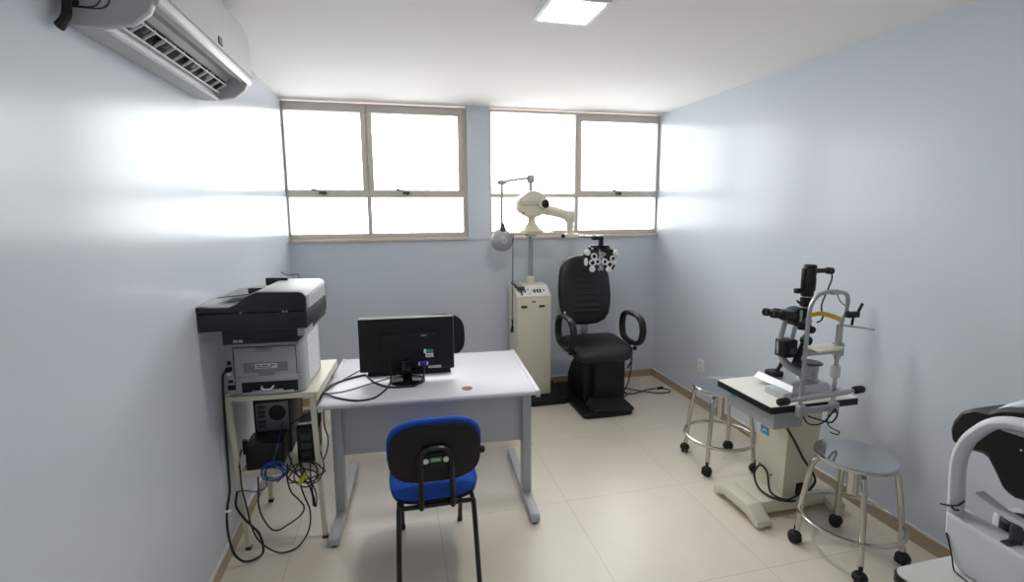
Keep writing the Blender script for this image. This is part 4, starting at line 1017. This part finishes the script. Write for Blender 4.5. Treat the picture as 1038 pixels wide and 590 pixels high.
    h.box(3.036,3.05,2.20,2.222,1.33,1.44,r=.003)
    h.build('lamp_housing', 'black', tw)
    b = B().box(2.995, 3.06, 2.195, 2.225, 1.305, 1.332, r=.005); b.build('aperture_lever', 'black', tw)
    b = B().tube([(3.05,2.20,1.258),(3.015,2.195,1.254),(2.992,2.19,1.268)], .006, 8); b.build('slit_lever', 'black', tw)
    for z in (1.227, 1.285): B().ring((3.069,2.21,z), (0,0,1), .029, .0035, 28, 8).build('trim_ring', 'silver', tw)
    b = B().cyl((3.105,2.21,1.425),(3.20,2.21,1.423), .013, bev=.002); b.cyl((3.195,2.21,1.423),(3.226,2.21,1.42), .019, bev=.003)
    b.build('lamp_plug', 'black', tw)
    B().tube([(3.222,2.205,1.41),(3.208,2.19,1.375),(3.16,2.17,1.31),(3.115,2.15,1.255),(3.106,2.14,1.22),(3.118,2.14,1.195),(3.11,2.14,1.165),(3.09,2.15,1.15)], .0042, 8, smooth=5).build('lamp_cable', 'cable', o)
    B().tube([(2.925,yf+.012,1.10),(2.935,yf+.012,1.20),(2.95,yf+.012,1.285),(3.0,yf+.016,1.33)], .0028, 6).build('frame_cable', 'cable', o)
    B().tube([(3.085,yf+.01,1.335),(3.105,yf+.005,1.29),(3.14,yf+.0,1.26),(3.15,yf-.01,1.235)], .0028, 6).build('fixation_cable', 'cable', o)
    B().tube([(2.905,2.005,.70),(2.925,1.995,.665),(2.975,1.99,.652),(3.03,1.99,.668),(3.085,1.995,.715),(3.10,2.0,.72),(3.11,1.995,.69),(3.07,1.99,.655),(3.0,1.99,.675),(2.93,2.0,.70)], .004, 8, smooth=5).build('table_cable', 'cable', o)
    B().tube([(3.06,2.0,.705),(3.05,1.995,.67),(3.055,1.99,.64),(3.09,1.985,.615),(3.12,1.985,.60),(3.11,1.985,.585),(3.06,1.985,.605)], .003, 8, smooth=5).build('table_cable', 'cable', o)
    return o
slit_lamp()

# ================================================================== WHITE INSTRUMENT ON THE NEAR TABLE
def near_table():
    o = thing('instrument_table', 'near table corner with pale top and dark rim carrying the white instrument', 'table', (2.55, .74, 0))
    B().prism(rrect(2.222, 2.93, .46, .988, .035), 'z', TZ-.005, TZ, r=.001, seg=1).build('tabletop', 'table_gy', o)
    B().prism(rrect(2.217, 2.935, .455, .993, .038), 'z', TZ-.036, TZ-.004, r=.004).build('edge_band', 'black', o, label='dark edge band')
    B().box(2.48, 2.70, .62, .84, .10, TZ-.036, r=.008).build('column', 'cream', o)
    B().box(2.36, 2.86, .64, .82, .03, .105, r=.01).build('base_beam', 'cream', o)
    for x in (2.34, 2.86):
        f = B().prism([(.50,.018),(.50,.05),(.60,.10),(.86,.10),(.96,.05),(.96,.018),(.82,.04),(.64,.04)], 'x', x-.04, x+.04, r=.006).build('foot', 'cream', o)
        for y in (.525, .935): B().cyl((x,y,0),(x,y,.022),.016).build('glide', 'rubber', f)
    return o
near_table()

def autorefractor():
    o = thing('autorefractor', 'white autorefractor with arched face frame and black measuring head at the table edge', 'autorefractor', (2.55, .82, TZ))
    # base housing
    B().prism(rrect(2.42, 2.86, .62, .955, .05), 'z', TZ+.001, TZ+.075, r=.018, seg=3).build('base', 'auto_wh', o)
    # white arched face frame in the y-z plane
    x = 2.42
    arch = [(x,.974,.885),(x,.977,.953),(x,.981,1.005),(x,.981,1.062),(x,.967,1.118),(x,.942,1.160),(x,.912,1.194),(x,.872,1.213),(x,.82,1.218),(x,.74,1.213),(x,.68,1.185),(x,.645,1.13),(x,.635,1.05),(x,.64,.97),(x,.645,.885)]
    B().tube(arch, .0165, 16, smooth=5, flat=(1.5,.95,(1,0,0))).build('face_frame', 'auto_wh', o)
    B().tube([(x+.005,.895,1.192),(x+.005,.83,1.195),(x+.005,.75,1.19)], .012, 12, flat=(.9,.9,(1,0,0))).build('forehead_rest', 'silver_p', o)
    # lower cross member: deep bowed panel between the two posts
    B().prism([(.982,.905),(.978,.84),(.958,.785),(.935,.752),(.68,.752),(.65,.785),(.63,.84),(.625,.912),(.66,.900),(.80,.893),(.95,.900)], 'x', x-.030, x+.050, r=.010, seg=3).build('lower_panel', 'auto_wh', o)
    # chin cup, height knob
    B().prism([(.946,.976),(.92,.968),(.89,.958),(.83,.948),(.77,.950),(.72,.962),(.69,.976),(.72,.954),(.77,.940),(.83,.938),(.89,.948),(.92,.960)], 'x', x+.015, x+.05, r=.002).build('chin_rest', 'auto_wh', o)
    B().lathe([(0,.0),(.05,0),(.055,.008),(.055,.042),(.045,.05),(0,.05)], (2.52,.868,.872), seg=32).build('chin_knob', 'black', o)
    B().cyl((x+.02,.845,.885), (x+.02,.845,.945), .014).build('chin_post', 'pl_dark', o)
    # measuring head: black faceted front, white shell over it
    hd = [(1.083,1.09),(1.078,1.118),(1.059,1.158),(1.026,1.180),(.991,1.186),(.964,1.206),(.911,1.224),(.70,1.224),(.64,1.20),(.60,1.165),(.60,1.10),(.66,1.06),(.70,1.02),(.73,.985),(.78,.972),(.884,.972),(.909,.967),(.935,.975),(.96,1.018),(.986,1.056),(1.021,1.050),(1.067,1.046),(1.078,1.062)]
    h = B().prism(hd, 'x', 2.52, 2.74, r=.010, seg=1).build('measuring_head', 'black', o, sharp=.3)
    B().prism([(1.014,1.171),(.979,1.207),(.931,1.243),(.87,1.262),(.78,1.265),(.70,1.255),(.65,1.215),(.80,1.17)], 'x', 2.56, 2.86, r=.016, seg=3).build('head_shell', 'auto_wh', o)
    B().lathe([(0,0),(.022,0),(.022,.012),(.017,.012),(.012,.004),(0,.004)], (2.52,.80,1.09), (-1,0,0), 24).build('measuring_window', 'lens', h)
    B().lathe([(0,0),(.003,0),(0,.002)], (2.52,.905,1.11), (-1,0,0), 8).build('status_lamp', 'white', h)
    B().prism(rrect(2.57, 2.72, .74, .90, .03), 'z', TZ+.07, .98, r=.01).build('head_support', 'auto_wh', o)
    B().box(2.56, 2.66, .90, .975, TZ+.03, .885, r=.015, seg=3).build('side_block', 'auto_wh', o)
    B().tube([(2.395,.998,.915),(2.392,.975,.925),(2.394,.955,.937),(2.40,.944,.956)], .0028, 8).build('tie_cord', 'black', o)
    B().tube([(2.393,.97,.927),(2.39,.958,.922),(2.389,.948,.928)], .0028, 8).build('tie_end', 'black', o)
    B().box(2.40, 2.43, .835, .855, .892, .900, r=.002).build('pin_slot', 'pl_dark', o)
    return o
autorefractor()
cable('thin_lead', 'thin black lead hanging over the near table below the white arched frame', [(2.388,.970,.845),(2.387,.958,.815),(2.384,.946,.785),(2.38,.936,.758),(2.376,.92,.7535),(2.36,.84,.7535)], .002)

# ================================================================== CAMERA, LIGHT
F, PITCH, YAW, ROLL = 499.2067, .1372, .2338, -.0058
cam = bpy.data.cameras.new('camera'); co = bpy.data.objects.new('camera', cam); COL.objects.link(co)
cam.sensor_fit = 'HORIZONTAL'; cam.sensor_width = 36; cam.lens = 36*F/1038; cam.shift_y = -13.523/1038; cam.clip_start = .02
fwd = Vector((math.sin(YAW), math.cos(YAW), 0)); right = Vector((math.cos(YAW), -math.sin(YAW), 0)); up = Vector((0,0,1))
f2 = fwd*math.cos(PITCH)-up*math.sin(PITCH); u2 = up*math.cos(PITCH)+fwd*math.sin(PITCH)
r3 = right*math.cos(ROLL)+u2*math.sin(ROLL); u3 = u2*math.cos(ROLL)-right*math.sin(ROLL)
mw = Matrix((r3, u3, -f2)).transposed().to_4x4(); mw.translation = (.8876, 0, 1.7644)
co.matrix_world = mw
S.camera = co

SKY = 50.
w = bpy.data.worlds.new('overcast sky'); S.world = w; w.use_nodes = True
WN = w.node_tree.nodes; WL = w.node_tree.links
bg = WN['Background']; bg.inputs['Strength'].default_value = 1.
tc = WN.new('ShaderNodeTexCoord'); sx = WN.new('ShaderNodeSeparateXYZ'); WL.new(tc.outputs['Generated'], sx.inputs['Vector'])
mr = WN.new('ShaderNodeMapRange'); mr.inputs['From Min'].default_value = -1; mr.inputs['From Max'].default_value = 1
WL.new(sx.outputs['Z'], mr.inputs['Value'])
rp = WN.new('ShaderNodeValToRGB')                     # overcast sky: brighter towards the zenith, paved ground below the horizon
el = rp.color_ramp.elements
el[0].position = 0; el[0].color = (.10,.098,.095,1)
el[1].position = 1; el[1].color = (1,.99,.97,1)
for p, v in ((.48,.125),(.53,.135),(.65,.165),(.8,.21),(.89,.38),(.94,.9)):
    e = el.new(p); e.color = (v, v*.99, v*.97, 1)
WL.new(mr.outputs['Result'], rp.inputs['Fac'])
sc = WN.new('ShaderNodeVectorMath'); sc.operation = 'SCALE'; sc.inputs['Scale'].default_value = SKY
WL.new(rp.outputs['Color'], sc.inputs[0]); WL.new(sc.outputs['Vector'], bg.inputs['Color'])
for x0, x1 in ((.0, 1.565), (1.775, W)):
    l = bpy.data.lights.new('window_portal', 'AREA'); l.shape = 'RECTANGLE'; l.size = x1-x0; l.size_y = H-ZS; l.cycles.is_portal = True
    lo = bpy.data.objects.new('window_portal', l); COL.objects.link(lo)
    lo.location = ((x0+x1)/2, D+T+.02, (H+ZS)/2); lo.rotation_euler = (-PI/2, 0, 0)

S.view_settings.view_transform = 'Standard'; S.view_settings.look = 'None'; S.view_settings.gamma = 1
S.view_settings.use_curve_mapping = False
S.view_settings.exposure = 0.
S.cycles.max_bounces = 10; S.cycles.diffuse_bounces = 6; S.cycles.glossy_bounces = 5; S.cycles.transparent_max_bounces = 12
S.cycles.use_denoising = True
S.cycles.sample_clamp_indirect = 8
